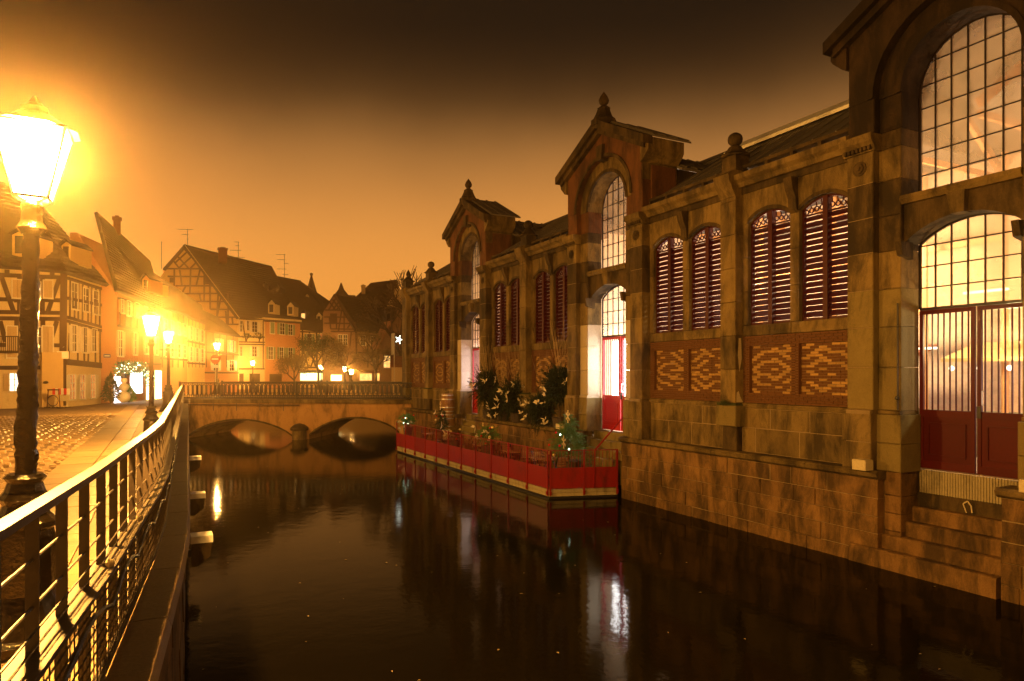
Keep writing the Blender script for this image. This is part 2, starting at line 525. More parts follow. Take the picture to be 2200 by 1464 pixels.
single.sort()
for k, (dd, x, y, rz, ff) in enumerate(single):
    if k < 280:
        inst('cobble', cmesh[R.randrange(9)], street, (x, y, STREET - .045 + R.uniform(-.004, .004)), (0, 0, rz))
    else:
        src = cm[R.randrange(9)]; i = len(rest.v); zz = STREET - .045 + R.uniform(-.005, .005)
        ca, sa = math.cos(rz), math.sin(rz)
        rest.v += [(x + (vx * ca - vy * sa) * ff, y + (vx * sa + vy * ca) * ff, zz + vz) for vx, vy, vz in src.v]
        rest.f += [tuple(i + q for q in f) for f in src.f]
o = rest.build('cobbles', M['cobble'], street); o['kind'] = 'stuff'
n = 0
t = 1.5
while t < 40:
    L = .62 if t < 20 else 1.24
    us = -1.66
    MB().box(us, us + .54, t + .006, t + L - .006, STREET - .05, STREET - .008 + R.uniform(-.003, .003)).build('paving_slab', M['slab'], street)
    t += L
# narrow pavers between the slab band and the railing
t = 1.5
while t < 36:
    L = .42 if t < 16 else .84
    u = -1.11
    e = edge_u(t) - .53
    k = 0
    while u < e - .1:
        w = min(.40, e - u)
        MB().box(u + .005, u + w - .005, t + .005, t + L - .005, STREET - .05, STREET - .014 + R.uniform(-.004, .004)).build('paver', M['slab'] if k % 2 else M['cobble'], street)
        u += w; k += 1
    t += L

# ================================================================ steel railing on the quay edge
rail = thing('quay_railing', 'dark steel railing with a pale flat handrail and mesh infill along the left quay edge', 'railing', (-.1, 8, STREET))
HZ = 3.32; PZ = 2.80
post = MB().box(-.021, .021, -.006, .006, 0, HZ - 2.2 - .02)
pm = post.mesh('upright', M['rail_steel'])
t = 1.35; tl = []
while t < 43:
    tl.append(t); t += .40 if t < 20 else .55
for t in tl:
    du = rail_u(t + .1) - rail_u(t)
    inst('upright', pm, rail, (rail_u(t), t, STREET + .02), (0, 0, -math.atan2(du, .1)))
def strip(name, ts, du, z0, z1, w, m):
    b = MB()
    for a, c in zip(ts, ts[1:]):
        b.prism([(rail_u(a) + du - w / 2, a, z0), (rail_u(a) + du + w / 2, a, z0), (rail_u(a) + du + w / 2, a, z1), (rail_u(a) + du - w / 2, a, z1)], (rail_u(c) - rail_u(a), c - a, 0))
    return b.build(name, m, rail)
ts2 = [x[0] for x in RL] + [3.2, 5, 5.7, 8.6, 12, 14.5]
ts2 = sorted(x for x in ts2 if x >= 0)
strip('handrail', ts2, 0, HZ - .02, HZ + .012, .062, M['hand'])
strip('mid_rail', ts2, .012, PZ - .01, PZ + .012, .13, M['hand'])
strip('bottom_rail', ts2, .03, STREET + .10, STREET + .125, .04, M['rail_steel'])
for z in (2.97, 3.14):
    b = MB()
    for a, c in zip(ts2, ts2[1:]): b.tube((rail_u(a), a, z), (rail_u(c), c, z), .006, n=6)
    b.build('cable', M['hand'], rail)
# wire mesh below the middle rail
b = MB()
for k in range(11):
    z = STREET + .15 + k * .043 * 1.3
    for a, c in zip(ts2, ts2[1:]):
        b.bar((rail_u(a) + .03, a, z), (rail_u(c) + .03, c, z), .006, .006)
t = 1.0
while t < 16:
    b.bar((rail_u(t) + .034, t, STREET + .12), (rail_u(t) + .034, t, PZ), .005, .005); t += .075
b.build('wire_mesh', M['rail_steel'], rail)['kind'] = 'stuff'
# cable drooping along the rail
b = MB(); pts = []
t = 3.0
while t < 20:
    pts.append((rail_u(t) + .07, t, 2.62 + .09 * abs(math.sin(t * 3.1)))); t += .2
b.path(pts, .012, 5).build('light_cable', M['iron'], rail)
for t in (3.95, 5.1):
    MB().ball((rail_u(t) + .07, t, 2.86), .022, 8, 5).build('cable_bulb', M['cream'], rail)

# ================================================================ floodlight boxes on the left wall
for (t, z, s, lab) in ((8.9, 1.86, .25, 'pale floodlight box fixed to the left quay wall, the largest and lowest of the row'),
                       (12.2, 1.84, .24, 'pale floodlight box fixed to the left quay wall, second in the row towards the bridge'),
                       (17.5, 1.86, .26, 'pale floodlight box fixed to the left quay wall, third and closest to the bridge')):
    e = edge_u(t)
    fl = thing('floodlight_box', lab, 'floodlight', (e + .2, t, z), 'floodlight boxes on the left quay wall')
    MB().cbox(e + .06, e + .06 + s, t - s / 2, t + s / 2, z - .03, z + .05).build('lid', M['white'], fl)
    MB().prism([(e + .08, t - s / 2 + .01, z - .03), (e + .05 + s, t - s / 2 + .01, z - .03), (e + .03 + s, t - s / 2 + .01, z - .2), (e + .14, t - s / 2 + .01, z - .3), (e + .08, t - s / 2 + .01, z - .3)], (0, s - .02, 0)).build('housing', M['stone_dark'], fl)
    MB().box(e - .02, e + .09, t - .03, t + .03, z - .2, z - .12).build('bracket', M['iron'], fl)

# ================================================================ street lamps
def lamp_parts(root, H, s, bark=False, light=None, rad=.06, lampmat=None):
    """classic lantern on a cast-iron post; H = height of the lantern's seat above the ground, s = girth"""
    x, y, z = root.location
    WL[root.name] = (x, y, z)
    prof = [(.27 * s, 0), (.27 * s, .05), (.24 * s, .08), (.20 * s, .20), (.165 * s, .30), (.15 * s, .62), (.145 * s, .66), (.17 * s, .68), (.17 * s, .71), (.125 * s, .75),
            (.105 * s, .80), (.13 * s, .84), (.10 * s, .88), (.085 * s, .93), (.105 * s, .96), (.085 * s, .98)]
    MB().lathe(x, y, [(r, z + h * s ** .5) for r, h in prof], 14).build('base', M['iron_gloss'], root)
    z0 = z + .97 * s ** .5
    if bark:
        b = MB(); n = 14; rows = 46; i0 = 0
        for j in range(rows + 1):
            h = z0 + (z + H - .12 - z0) * j / rows
            for k in range(n):
                a = 2 * math.pi * k / n
                rr = .052 * s * (1 - .25 * j / rows) * (1 + .10 * math.sin(3 * a + j * .55) + R.uniform(-.16, .16))
                b.v.append((x + rr * math.cos(a), y + rr * math.sin(a), h))
        for j in range(rows):
            for k in range(n):
                m = (k + 1) % n
                b.f.append((j*n+k, j*n+m, (j+1)*n+m, (j+1)*n+k))
        b.build('shaft', M['iron_gloss'], root, True)
    else:
        MB().lathe(x, y, [(.052 * s, z0), (.048 * s, z0 + .3), (.038 * s, z + H - .12)], 12).build('shaft', M['iron_gloss'], root, True)
    MB().lathe(x, y, [(.05 * s, z + H - .16), (.075 * s, z + H - .12), (.055 * s, z + H - .08), (.05 * s, z + H - .03), (.055 * s, z + H), (.055 * s, z + H + .02), (.035 * s, z + H + .05)], 12).build('collar', M['iron_gloss'], root)
    zb = z + H + .06
    w0, w1, hh = .085 * s ** .5, .17 * s ** .5, .40 * s ** .5
    fr = MB()
    for k in range(4):
        a = math.pi / 4 + k * math.pi / 2; a2 = a + math.pi / 2
        r0, r1 = w0 * 1.41, w1 * 1.41
        p0 = (x + r0 * math.cos(a), y + r0 * math.sin(a), zb); p1 = (x + r1 * math.cos(a), y + r1 * math.sin(a), zb + hh)
        q0 = (x + r0 * math.cos(a2), y + r0 * math.sin(a2), zb); q1 = (x + r1 * math.cos(a2), y + r1 * math.sin(a2), zb + hh)
        fr.bar(p0, p1, .012, .012); fr.bar(p0, q0, .012, .012); fr.bar(p1, q1, .016, .016)
        fr.bar((x + .03 * math.cos(a), y + .03 * math.sin(a), z + H + .03), p0, .01, .01)
        MB().poly([p0, q0, q1, p1]).build('lantern_pane', lampmat or (M['lantern'] if bark else M['lantern_far']), root)
    fr.build('lantern_frame', M['iron'], root)
    MB().lathe(x, y, [(w1 * 1.42, zb + hh), (w1 * 1.1, zb + hh + .03), (w1 * .45, zb + hh + .10), (w1 * .42, zb + hh + .13), (w1 * .2, zb + hh + .16), (.012, zb + hh + .2)], 8, math.pi / 8).build('lantern_cap', M['iron'], root)
    if light:
        ld = bpy.data.lights.new('lamp_light', 'POINT'); ld.energy = light[0]; ld.color = light[1]; ld.shadow_soft_size = rad
        lo = bpy.data.objects.new('lamp_light', ld); COL.objects.link(lo); lo.parent = root
        lo.location = (0, 0, H + .06 + hh * .68)

SOD = (1.0, .46, .08)
G = 'street lamps lighting the quay and the square'
l1 = thing('street_lamp', 'near street lamp with gnarled glossy post and blazing lantern behind the railing', 'street lamp', gp(45, 4.1, STREET), G)
lamp_parts(l1, 2.60, 1.06, True, (6200, SOD), .10)
l1.rotation_euler = Matrix.Rotation(math.radians(1.5), 3, Vector((ST, CT, 0))).to_euler()
l2 = thing('street_lamp', 'second street lamp, slender post rising right behind the curve of the handrail', 'street lamp', gp(325, 14.2, STREET), G)
lamp_parts(l2, 2.36, .95, False, (3800, SOD), lampmat=M['lantern_mid'])
l3 = thing('street_lamp', 'third street lamp with a small crossbar, standing beside the bridge end', 'street lamp', gp(362, 30, STREET), G)
lamp_parts(l3, 2.95, 1.4, False, (4300, SOD), lampmat=M['lantern_mid'])
p = l3.location
MB().bar((p.x - .35, p.y, p.z + 2.7), (p.x + .35, p.y, p.z + 2.7), .03, .03).build('crossbar', M['iron'], l3)
l4 = thing('street_lamp', 'street lamp glowing just above the round no-entry sign', 'street lamp', gp(466, 54, STREET + .1), G)
lamp_parts(l4, 3.45, 1.5, False, (2800, SOD))
for x, y, d, lab, e in ((543, 787, 73, 'street lamp in front of the half-timbered balcony house beyond the bridge', 1900),
                     (690, 796, 73, 'street lamp in front of the lit cafe front with the green awning', 1700),
                     (741, 799, 72, 'smaller lamp of the close pair between the cafe and the bare tree, the higher one', 1000),
                     (755, 806, 70, 'lamp of the close pair between the cafe and the bare tree, the lower one', 1500)):
    zl = EYE + (HY - y) * d / F
    o = thing('street_lamp', lab, 'street lamp', gp(x, d, STREET + .01), G)
    lamp_parts(o, zl - STREET, 1.25, False, (e, SOD))

# ================================================================ bridge
class Wall:
    """vertical wall plane between two ground points; photo pixels are turned into places on it"""
    def __init__(s, A, B):
        s.A = Vector((A[0], A[1], 0)); s.B = Vector((B[0], B[1], 0))
        s.d = (s.B - s.A).normalized(); s.L = (s.B - s.A).length
        n = Vector((s.d.y, -s.d.x, 0))
        if n.dot(-s.A) < 0: n = -n
        s.n = n
    def hit(s, x, y):
        xn = (x - HX) / F
        rd = Vector((xn * CT + ST, -xn * ST + CT, 0))
        # A + s d = k rd
        det = s.d.x * (-rd.y) - s.d.y * (-rd.x)
        a = (-s.A.x * (-rd.y) + s.A.y * (-rd.x)) / det
        k = (s.d.x * (-s.A.y) - s.d.y * (-s.A.x)) / det
        return a, EYE + (HY - y) / F * k
    def P(s, a, z, out=0):
        p = s.A + s.d * a + s.n * out
        return Vector((p.x, p.y, z))
    def px(s, x, y, out=0):
        a, z = s.hit(x, y); return s.P(a, z, out)

br = thing('stone_bridge', 'low two-arched stained bridge with a dark iron balustrade crossing the canal', 'bridge', (LB.x, LB.y, 0))
W = Wall((LB.x, LB.y), (RB.x, RB.y))
def arc(p0, pc, p1, n=14):
    (s0, z0), (sc_, zc), (s1, z1) = W.hit(*p0), W.hit(*pc), W.hit(*p1)
    out = []
    for i in range(n + 1):
        t = i / n; s_ = s0 + (s1 - s0) * t
        k = 1 - (2 * t - 1) ** 2
        zb = z0 + (z1 - z0) * t
        out.append((s_, zb + (zc - (z0 + z1) / 2) * (k ** .85)))
    return out
a1 = arc((406, 937), (520, 903), (630, 939)); a2 = arc((664, 936), (765, 899), (858, 930))
out = [(-.6, -1), (a1[0][0], -1)] + a1 + [(a1[-1][0], -1), (a2[0][0], -1)] + a2 + [(a2[-1][0], -1), (W.L + .3, -1), (W.L + .3, 2.12), (-.6, 2.12)]
BW = 5.0
MB().prism([W.P(a, z) for a, z in out], -W.n * BW).build('arched_body', M['render_b'], br)
# voussoir edge and proud band
for arcp in (a1, a2):
    for i in range(len(arcp) - 1):
        (s0, z0), (s1, z1) = arcp[i], arcp[i + 1]
        MB().prism([W.P(s0, z0 - .015, .03), W.P(s1 - .01, z1 - .015, .03), W.P(s1 - .01, z1 + .09, .03), W.P(s0, z0 + .09, .03)], -W.n * .06).build('arch_stone', M['stone_dark'], br)
a = -.6
while a < W.L:
    MB().prism([W.P(a, 2.12, .16), W.P(min(a + 1.3, W.L + .3) - .012, 2.12, .16), W.P(min(a + 1.3, W.L + .3) - .012, 2.34, .2), W.P(a, 2.34, .2)], -W.n * .5).build('string_course_stone', M['stone'], br)
    a += 1.3
MB().prism([W.P(-.6, 2.12, -.3), W.P(W.L + .3, 2.12, -.3), W.P(W.L + .3, 2.38, -.3), W.P(-.6, 2.38, -.3)], -W.n * (BW - .3)).build('deck', M['ground'], br)
b = MB(); b.tube(W.P(-.2, 2.02, .24), W.P(W.L * .52, 2.02, .24), .035)
for k in range(5): b.box(*(lambda p: (p.x - .02, p.x + .02, p.y - .03, p.y + .03, p.z - .35, p.z + .1))(W.P(.8 + k * 1.45, 2.02, .22)))
b.build('service_pipe', M['rail_steel'], br)
# cutwater pier
c = W.P((a1[-1][0] + a2[0][0]) / 2, 0, .25)
b = MB().lathe(c.x, c.y, [(.42, -1), (.42, .52)], 10); b.build('cutwater_pier', M['stone'], br)
MB().lathe(c.x, c.y, [(.42, .52), (.52, .56), (.52, .70), (.30, .88), (.05, .95)], 10).build('pier_cap', M['stone_dark'], br)
# balustrade
def loop_pts(w, z0, z1, n=7):
    r = w / 2; P = []
    for i in range(n + 1):
        t = math.pi * i / n; P.append((r * math.cos(t), z1 - r + r * math.sin(t)))
    for i in range(n + 1):
        t = math.pi + math.pi * i / n; P.append((r * math.cos(t), z0 + r + r * math.sin(t)))
    P.append(P[0]); return P
b = MB()
lp = loop_pts(.20, .16, .80)
for (x0, z0), (x1, z1) in zip(lp, lp[1:]): b.bar((x0, 0, z0), (x1, 0, z1), .035, .035, (0, 1, 0))
cp = [(.08 * math.cos(t) , .10 + .08 * math.sin(t)) for t in [math.pi * 2 * k / 8 for k in range(9)]]
for (x0, z0), (x1, z1) in zip(cp, cp[1:]): b.bar((x0 + .14, 0, z0), (x1 + .14, 0, z1), .025, .022, (0, 1, 0))
b.box(.13, .155, -.015, .015, .16, .86)
bm_ = b.mesh('baluster', M['iron'])
ang = math.atan2(W.d.y, W.d.x)
for side, off in ((0, 0.0), (1, -BW + .1)):
    a = .12
    while a < W.L - .2:
        p = W.P(a, 2.42, off)
        inst('baluster', bm_, br, p, (0, 0, ang)); a += .285
    MB().prism([W.P(-.05, 3.28, off + .06), W.P(W.L - .1, 3.28, off + .06), W.P(W.L - .1, 3.36, off + .04), W.P(-.05, 3.36, off + .04)], -W.n * .1).build('top_rail', M['iron'], br)
    MB().prism([W.P(-.05, 2.40, off + .05), W.P(W.L - .1, 2.40, off + .05), W.P(W.L - .1, 2.46, off + .05), W.P(-.05, 2.46, off + .05)], -W.n * .1).build('foot_rail', M['iron'], br)
    for aa in (0, W.L * .5, W.L - .12):
        p = W.P(aa, 2.36, off); MB().box(p.x - .06, p.x + .06, p.y - .06, p.y + .06, 2.36, 3.42).build('rail_post', M['iron'], br)
# ================================================================ market hall (canal facade at X = FU, runs along Y)
FU = 12.91
mh = thing('market_hall', 'long sandstone and brick market hall with gabled portals and dark red louvres along the canal', 'building', (FU, 18.3, 1.9))
def fb_(name, m, t0, t1, z0, z1, out=0, depth=.3, ch=None, parent=mh):
    b = MB()
    if ch: b.cbox(FU - out, FU - out + depth, t0, t1, z0, z1, ch)
    else: b.box(FU - out, FU - out + depth, t0, t1, z0, z1)
    return b.build(name, m, parent)
SP = 11.0
T = [7.33, 18.33, 29.33]
PH = 2.1                      # half width of a portal
GU = FU + .49                 # gate and window plane in the portals
END = 39.1

def course(t0, t1, z0, z1, out, depth, m, lmin, lmax, name='stone_block', ch=.014, jit=.005, parent=mh, joint=.014):
    t = t0
    while t < t1 - .02:
        L = min(R.uniform(lmin, lmax), t1 - t)
        if t1 - (t + L) < lmin * .5: L = t1 - t
        j = R.uniform(-jit, jit)
        MB().cbox(FU - out + j, FU - out + depth, t + joint / 2, t + L - joint / 2, z0 + joint / 2, z1 - joint / 2, ch).build(name, m, parent)
        t += L

def arch_pts(t0, t1, zs, rise, n=12):
    """points of an arch soffit from t0 to t1"""
    w = (t1 - t0) / 2; c = (t0 + t1) / 2
    if rise >= w * .98:
        return [(c - w * math.cos(math.pi * i / n), zs + rise * math.sin(math.pi * i / n)) for i in range(n + 1)]
    r = (w * w + rise * rise) / (2 * rise); a0 = math.asin(w / r)
    return [(c + r * math.sin(-a0 + 2 * a0 * i / n), zs + rise - r + r * math.cos(-a0 + 2 * a0 * i / n)) for i in range(n + 1)]

def arch_fill(name, m, t0, t1, zs, rise, top, out, depth, left=None, right=None, parent=mh, n=12):
    """wall above an arched opening, up to z = top(t), sides out to left/right"""
    pts = arch_pts(t0, t1, zs, rise, n)
    left = t0 if left is None else left; right = t1 if right is None else right
    if not callable(top): tv = top; top = lambda t: tv
    b = MB()
    strips = [(left, zs)] * (left < t0 - 1e-4) + pts + [(right, zs)] * (right > t1 + 1e-4)
    for (a, za), (c, zc) in zip(strips, strips[1:]):
        if c - a < 1e-4: continue
        if a < t0 - 1e-4 or c > t1 + 1e-4: za = zc = zs
        b.prism([(FU - out, a, za), (FU - out, c, zc), (FU - out, c, top(c)), (FU - out, a, top(a))], (depth, 0, 0))
    return b.build(name, m, parent)

# ---- plinth, brickwork, sills, windows between the portals
def bay(ta, tb, lod):
    """a wall bay between clear lines ta < tb; lod 0 near, 1 middle, 2 far"""
    w = tb - ta; c = (ta + tb) / 2
    fb_('wall_core', M['mortar'], ta - .3, tb + .3, 1.75, 3.0, .003, .15)
    fb_('wall_core', M['mortar'], ta - .3, tb + .3, 3.0, 5.0, -.14, .3)
    fb_('wall_core', M['mortar'], ta - .3, tb + .3, 8.0, 8.7, -.05, .3)
    lm = (.8, 1.5) if lod < 2 else (1.2, 1.8)
    course(ta, tb, 1.90, 2.50, .015, .15, M['stone'], *lm)
    course(ta, tb, 2.50, 2.98, .015, .15, M['stone'], *lm)
    # moulding over the plinth
    b = MB().prism([(FU - .0, ta, 2.98), (FU - .06, ta, 2.99), (FU - .07, ta, 3.04), (FU - .03, ta, 3.10), (FU + .1, ta, 3.11), (FU + .1, ta, 2.98)], (0, w, 0))
    b.build('plinth_moulding', M['stone'], mh)
    # sill band
    course(ta, tb, 4.76, 5.03, .02, .2, M['stone'], 1.4, 1.7, 'sill_stone')
    # brick bands: frame round two recessed panels
    m = .15 if w < 3.3 else .2
    pw = (w - 3 * m * 1.35) / 2
    p1 = (ta + m * 1.35, ta + m * 1.35 + pw); p2 = (tb - m * 1.35 - pw, tb - m * 1.35)
    bricks.append((ta, tb, 3.11, 4.76, p1, p2, 3.36, 4.52, lod))
    # windows
    ww = (w - .26 - .34) / 2
    w1 = (c - .13 - ww, c - .13); w2 = (c + .13, c + .13 + ww)
    zs, rise = 7.55, .22
    for a, e in (w1, w2):
        louvre(a, e, 5.03, zs, rise, lod)
    mt = 'stone_block'
    for a, e in ((ta, w1[0]), (w1[1], w2[0]), (w2[1], tb)):
        z = 5.03
        while z < zs - .05:
            h = min(.84, zs - z)
            MB().cbox(FU - .01, FU + .2, a, e, z + .003, z + h - .003, .01).build('jamb_stone', M['stone'], mh); z += h
    arch_fill('arch_head', M['stone'], w1[0], w1[1], zs, rise, 8.30, .012, .22, ta, c)
    arch_fill('arch_head', M['stone'], w2[0], w2[1], zs, rise, 8.30, .012, .22, c, tb)
    # archivolt rims
    for a, e in (w1, w2):
        pts = arch_pts(a, e, zs, rise, 8)
        b = MB()
        for (q, zq), (r_, zr) in zip(pts, pts[1:]):
            b.prism([(FU - .035, q, zq), (FU - .035, r_, zr), (FU - .035, r_, zr + .09), (FU - .035, q, zq + .09)], (.05, 0, 0))
        b.build('archivolt', M['stone_dark'], mh)
    # scroll corbel between the windows
    b = MB().prism([(FU, c - .11, 7.50), (FU - .08, c - .11, 7.60), (FU - .10, c - .11, 7.85), (FU - .20, c - .11, 8.05), (FU - .26, c - .11, 8.30), (FU, c - .11, 8.30)], (0, .22, 0))
    b.build('corbel', M['stone_dark'], mh)
    # frieze and cornice
    fb_('frieze', M['stone_dark'], ta, tb, 8.30, 8.45, .05, .25)
    for a in (ta, c):
        MB().prism([(FU + .3, a, 8.45), (FU - .16, a, 8.45), (FU - .22, a, 8.55), (FU - .32, a, 8.62), (FU - .34, a, 8.74), (FU - .10, a, 8.82), (FU + .3, a, 8.86)], (0, w / 2 - .01, 0)).build('cornice_stone', M['stone'], mh)
    b = MB()
    t = ta + .1
    while t < tb: b.box(FU - .02, FU + .12, t, t + .09, 8.84, 8.95); t += .75
    b.build('coping_blocks', M['stone_dark'], mh)
    fb_('gutter_coping', M['stone_dark'], ta, tb, 8.95, 9.03, .03, .3)

slat_cache = {}
def slat_mesh(L):
    k = round(L, 3)
    if k not in slat_cache:
        b = MB(); w, th = .178, .02
        c45 = math.cos(math.radians(45))
        # outer edge low, inner edge high
        p = [(-w / 2 * c45, -w / 2 * c45), (w / 2 * c45, w / 2 * c45)]
        nx, nz = -c45 * th, c45 * th
        b.prism([(p[0][0], 0, p[0][1]), (p[1][0], 0, p[1][1]), (p[1][0] + nx, 0, p[1][1] + nz), (p[0][0] + nx, 0, p[0][1] + nz)], (0, L, 0))
        slat_cache[k] = b.mesh('slat', M['red_paint'])
    return slat_cache[k]

def louvre(a, e, z0, zs, rise, lod):
    w = e - a; c = (a + e) / 2
    x0 = FU + .10
    win = MB()
    # frame
    win.box(x0, x0 + .09, a, a + .045, z0, zs); win.box(x0, x0 + .09, e - .045, e, z0, zs)
    win.box(x0 - .05, x0 + .10, c - .06, c + .06, z0, zs + rise - .02)
    win.box(x0, x0 + .09, a + .045, e - .045, z0, z0 + .06)
    pts = arch_pts(a, e, zs, rise, 10)
    for (q, zq), (r_, zr) in zip(pts, pts[1:]):
        win.prism([(x0, q, zq - .045), (x0, r_, zr - .045), (x0, r_, zr + .01), (x0, q, zq + .01)], (.09, 0, 0))
    # fretwork under the arch
    zf = zs - .12
    win.box(x0, x0 + .06, a + .04, e - .04, zf - .03, zf)
    for k in range(9 if lod < 2 else 5):
        t = a + .09 + (w - .18) * k / (8 if lod < 2 else 4)
        if abs(t - c) < .07: continue
        zt = zs + rise * (1 - ((t - c) / (w / 2)) ** 2) - .04
        h = (zt - zf); r = min(.055, max(.02, h * .42))
        zc = zf + r * .9 + (h - 2 * r) * .3
        cp = [(t + r * math.cos(q), zc + r * math.sin(q)) for q in [math.pi * 2 * i / 8 for i in range(9)]]
        for (ya, za), (yb, zb) in zip(cp, cp[1:]): win.bar((x0 + .03, ya, za), (x0 + .03, yb, zb), .022, .03, (1, 0, 0))
        win.bar((x0 + .03, t, zc + r), (x0 + .03, t + .02, zt), .02, .02)
    o = win.build('louvred_window', M['red_paint'], mh)
    Ls = (w / 2 - .06 - .05)
    n = 17
    st = MB()
    for leaf in (0, 1):
        ya = a + .048 if leaf == 0 else c + .062
        for k in range(n):
            z = z0 + .13 + k * (zf - z0 - .14) / (n - .3)
            if lod < 2: inst('slat', slat_mesh(Ls), o, (x0 + .06, ya, z))
            else:
                src = slat_mesh(Ls); i = len(st.v)
                st.v += [(x0 + .06 + v.co.x, ya + v.co.y, z + v.co.z) for v in src.vertices]
                st.f += [tuple(i + q for q in f.vertices) for f in src.polygons]
    if lod == 2: st.build('slats', M['red_paint'], o)['kind'] = 'stuff'

def pilaster(c, lod, end=False):
    hw = .26 if not end else .4
    z = 3.1
    while z < 8.2:
        h = .84 if z + .84 < 8.2 else 8.25 - z
        MB().cbox(FU - .26, FU + .1, c - hw, c + hw, z + .003, z + h - .003, .014).build('pilaster_stone', M['stone'], mh); z += h
    MB().cbox(FU - .33, FU + .1, c - hw - .08, c + hw + .08, 2.52, 3.04, .02).build('pilaster_base', M['stone_pale'], mh)
    MB().prism([(FU - .33, c - hw - .08, 3.04), (FU - .26, c - hw, 3.1), (FU + .1, c - hw, 3.1), (FU + .1, c - hw - .08, 3.04)], (0, 2 * hw + .12, 0)).build('base_weathering', M['moss'] if not end else M['stone'], mh)
    MB().cbox(FU - .20, FU + .1, c - hw + .02, c + hw - .02, 1.9, 2.52, .02).build('pilaster_foot', M['stone_dark'], mh)
    # capital block and pinnacle
    MB().prism([(FU + .1, c - hw, 8.25), (FU - .26, c - hw, 8.25), (FU - .34, c - hw, 8.40), (FU - .46, c - hw, 8.62), (FU - .50, c - hw, 8.78), (FU - .3, c - hw, 8.9), (FU + .1, c - hw, 8.9)], (0, 2 * hw, 0)).build('capital', M['stone'], mh)
    pin = MB().box(FU - .22, FU + .22, c - .24, c + .24, 8.88, 9.30)
    o = pin.build('pinnacle', M['stone_dark'], mh)
    xx = FU
    MB().lathe(xx, c, [(.36, 9.30), (.38, 9.33), (.28, 9.40), (.20, 9.50), (.16, 9.56), (.10, 9.60)], 4 if 0 else 8, math.pi / 8).build('pinnacle_foot', M['stone_dark'], o)
    if end:
        MB().lathe(xx, c, [(.10, 9.60), (.13, 9.66), (.15, 9.74), (.10, 9.86), (.03, 9.98), (.005, 10.02)], 10).build('finial', M['stone_dark'], o, True)
    else:
        MB().ball((xx, c, 9.76), .19, 12, 8, .92).build('finial', M['stone_dark'], o, True)

bricks = []
# bays: nearest (T1-T2) lod 0, T2-T3 lod 1, beyond T3 lod 2
for (a, bb, lod) in ((T[0], T[1], 0), (T[1], T[2], 1)):
    ta, tb, c = a + PH, bb - PH, (a + bb) / 2
    bay(ta, c - .26, lod); bay(c + .26, tb, lod); pilaster(c, lod)
ta, tb = T[2] + PH, END - .8
c = (ta + tb) / 2
bay(ta, c - .26, 2); bay(c + .26, tb, 2); pilaster(c, 2); pilaster(END - .4, 2, True)

bay(T[0] - 5.24, T[0] - PH, 2); pilaster(T[0] - 5.5, 2)
# ---- brick laying
BL, BH = .222, .0590
def brick_mesh(L, m, ch=.004):
    b = MB().cbox(0, .04, 0, L - .010, 0, BH - .009, ch); return b.mesh('brick', m)
bm_cache = {}
stuff_r, stuff_y = MB(), MB()
cand = []
for (ta, tb, z0, z1, p1, p2, pz0, pz1, lod) in bricks:
    nrow = int((z1 - z0) / BH)
    bh = (z1 - z0) / nrow
    for r_ in range(nrow):
        z = z0 + r_ * bh
        off = (r_ % 2) * BL / 2
        t = ta - off
        while t < tb - .01:
            a, e = max(t, ta), min(t + BL, tb)
            cuts = [a, e]
            inz = pz0 <= z + bh / 2 <= pz1
            if inz: cuts += [q for q in (*p1, *p2) if a + .01 < q < e - .01]
            cuts.sort()
            for q, s_ in zip(cuts, cuts[1:]):
                if s_ - q < .02: continue
                mid = (q + s_) / 2; inp = None
                if inz:
                    for P_ in (p1, p2):
                        if P_[0] < mid < P_[1]: inp = P_
                x = FU + (.085 if inp else .004) + R.uniform(-.003, .003)
                yel = False
                if inp:
                    # interlaced diamonds of yellow brick
                    u = (mid - (inp[0] + inp[1]) / 2) / (BL * .5); v = (z + bh / 2 - (pz0 + pz1) / 2) / bh
                    k = (abs(u) * .75 + abs(v) + .9) % 3.9
                    yel = (k < 1.75 and R.random() < .88) or R.random() < .05
                cand.append((mid, x, q, s_, z, bh, yel, lod))
            t += BL
cand.sort(key=lambda c: (0 if c[6] else 1, c[0]))
nb = 0
for (mid, x, q, s_, z, bh, yel, lod) in cand:
    if lod == 2 and not yel and 0: continue
    L = s_ - q
    if nb < 290 and yel and L > .15 and lod < 2:
        key = (round(L, 3), yel)
        if key not in bm_cache: bm_cache[key] = brick_mesh(L, M['brick_y'])
        inst('brick', bm_cache[key], mh, (x, q + .005, z + .004)); nb += 1
    else:
        (stuff_y if yel else stuff_r).box(x, x + .03, q + .005, s_ - .005, z + .0045, z + bh - .0045) if lod < 2 else (stuff_y if yel else stuff_r).poly([(x, q + .005, z + .0045), (x, s_ - .005, z + .0045), (x, s_ - .005, z + bh - .0045), (x, q + .005, z + bh - .0045)])
stuff_r.build('red_bricks', M['brick'], mh)['kind'] = 'stuff'
stuff_y.build('yellow_bricks', M['brick_y'], mh)['kind'] = 'stuff'
# reveals of the recessed panels: mortar back and brick returns
b = MB()
for (ta, tb, z0, z1, p1, p2, pz0, pz1, lod) in bricks:
    for P_ in (p1, p2):
        b.box(FU + .006, FU + .12, P_[1], P_[1] + .01, pz0, pz1); b.box(FU + .006, FU + .12, P_[0] - .01, P_[0], pz0, pz1)
        b.box(FU + .006, FU + .12, P_[0], P_[1], pz1, pz1 + .01); b.box(FU + .006, FU + .12, P_[0], P_[1], pz0 - .01, pz0)
b.build('panel_reveals', M['brick'], mh)['kind'] = 'stuff'

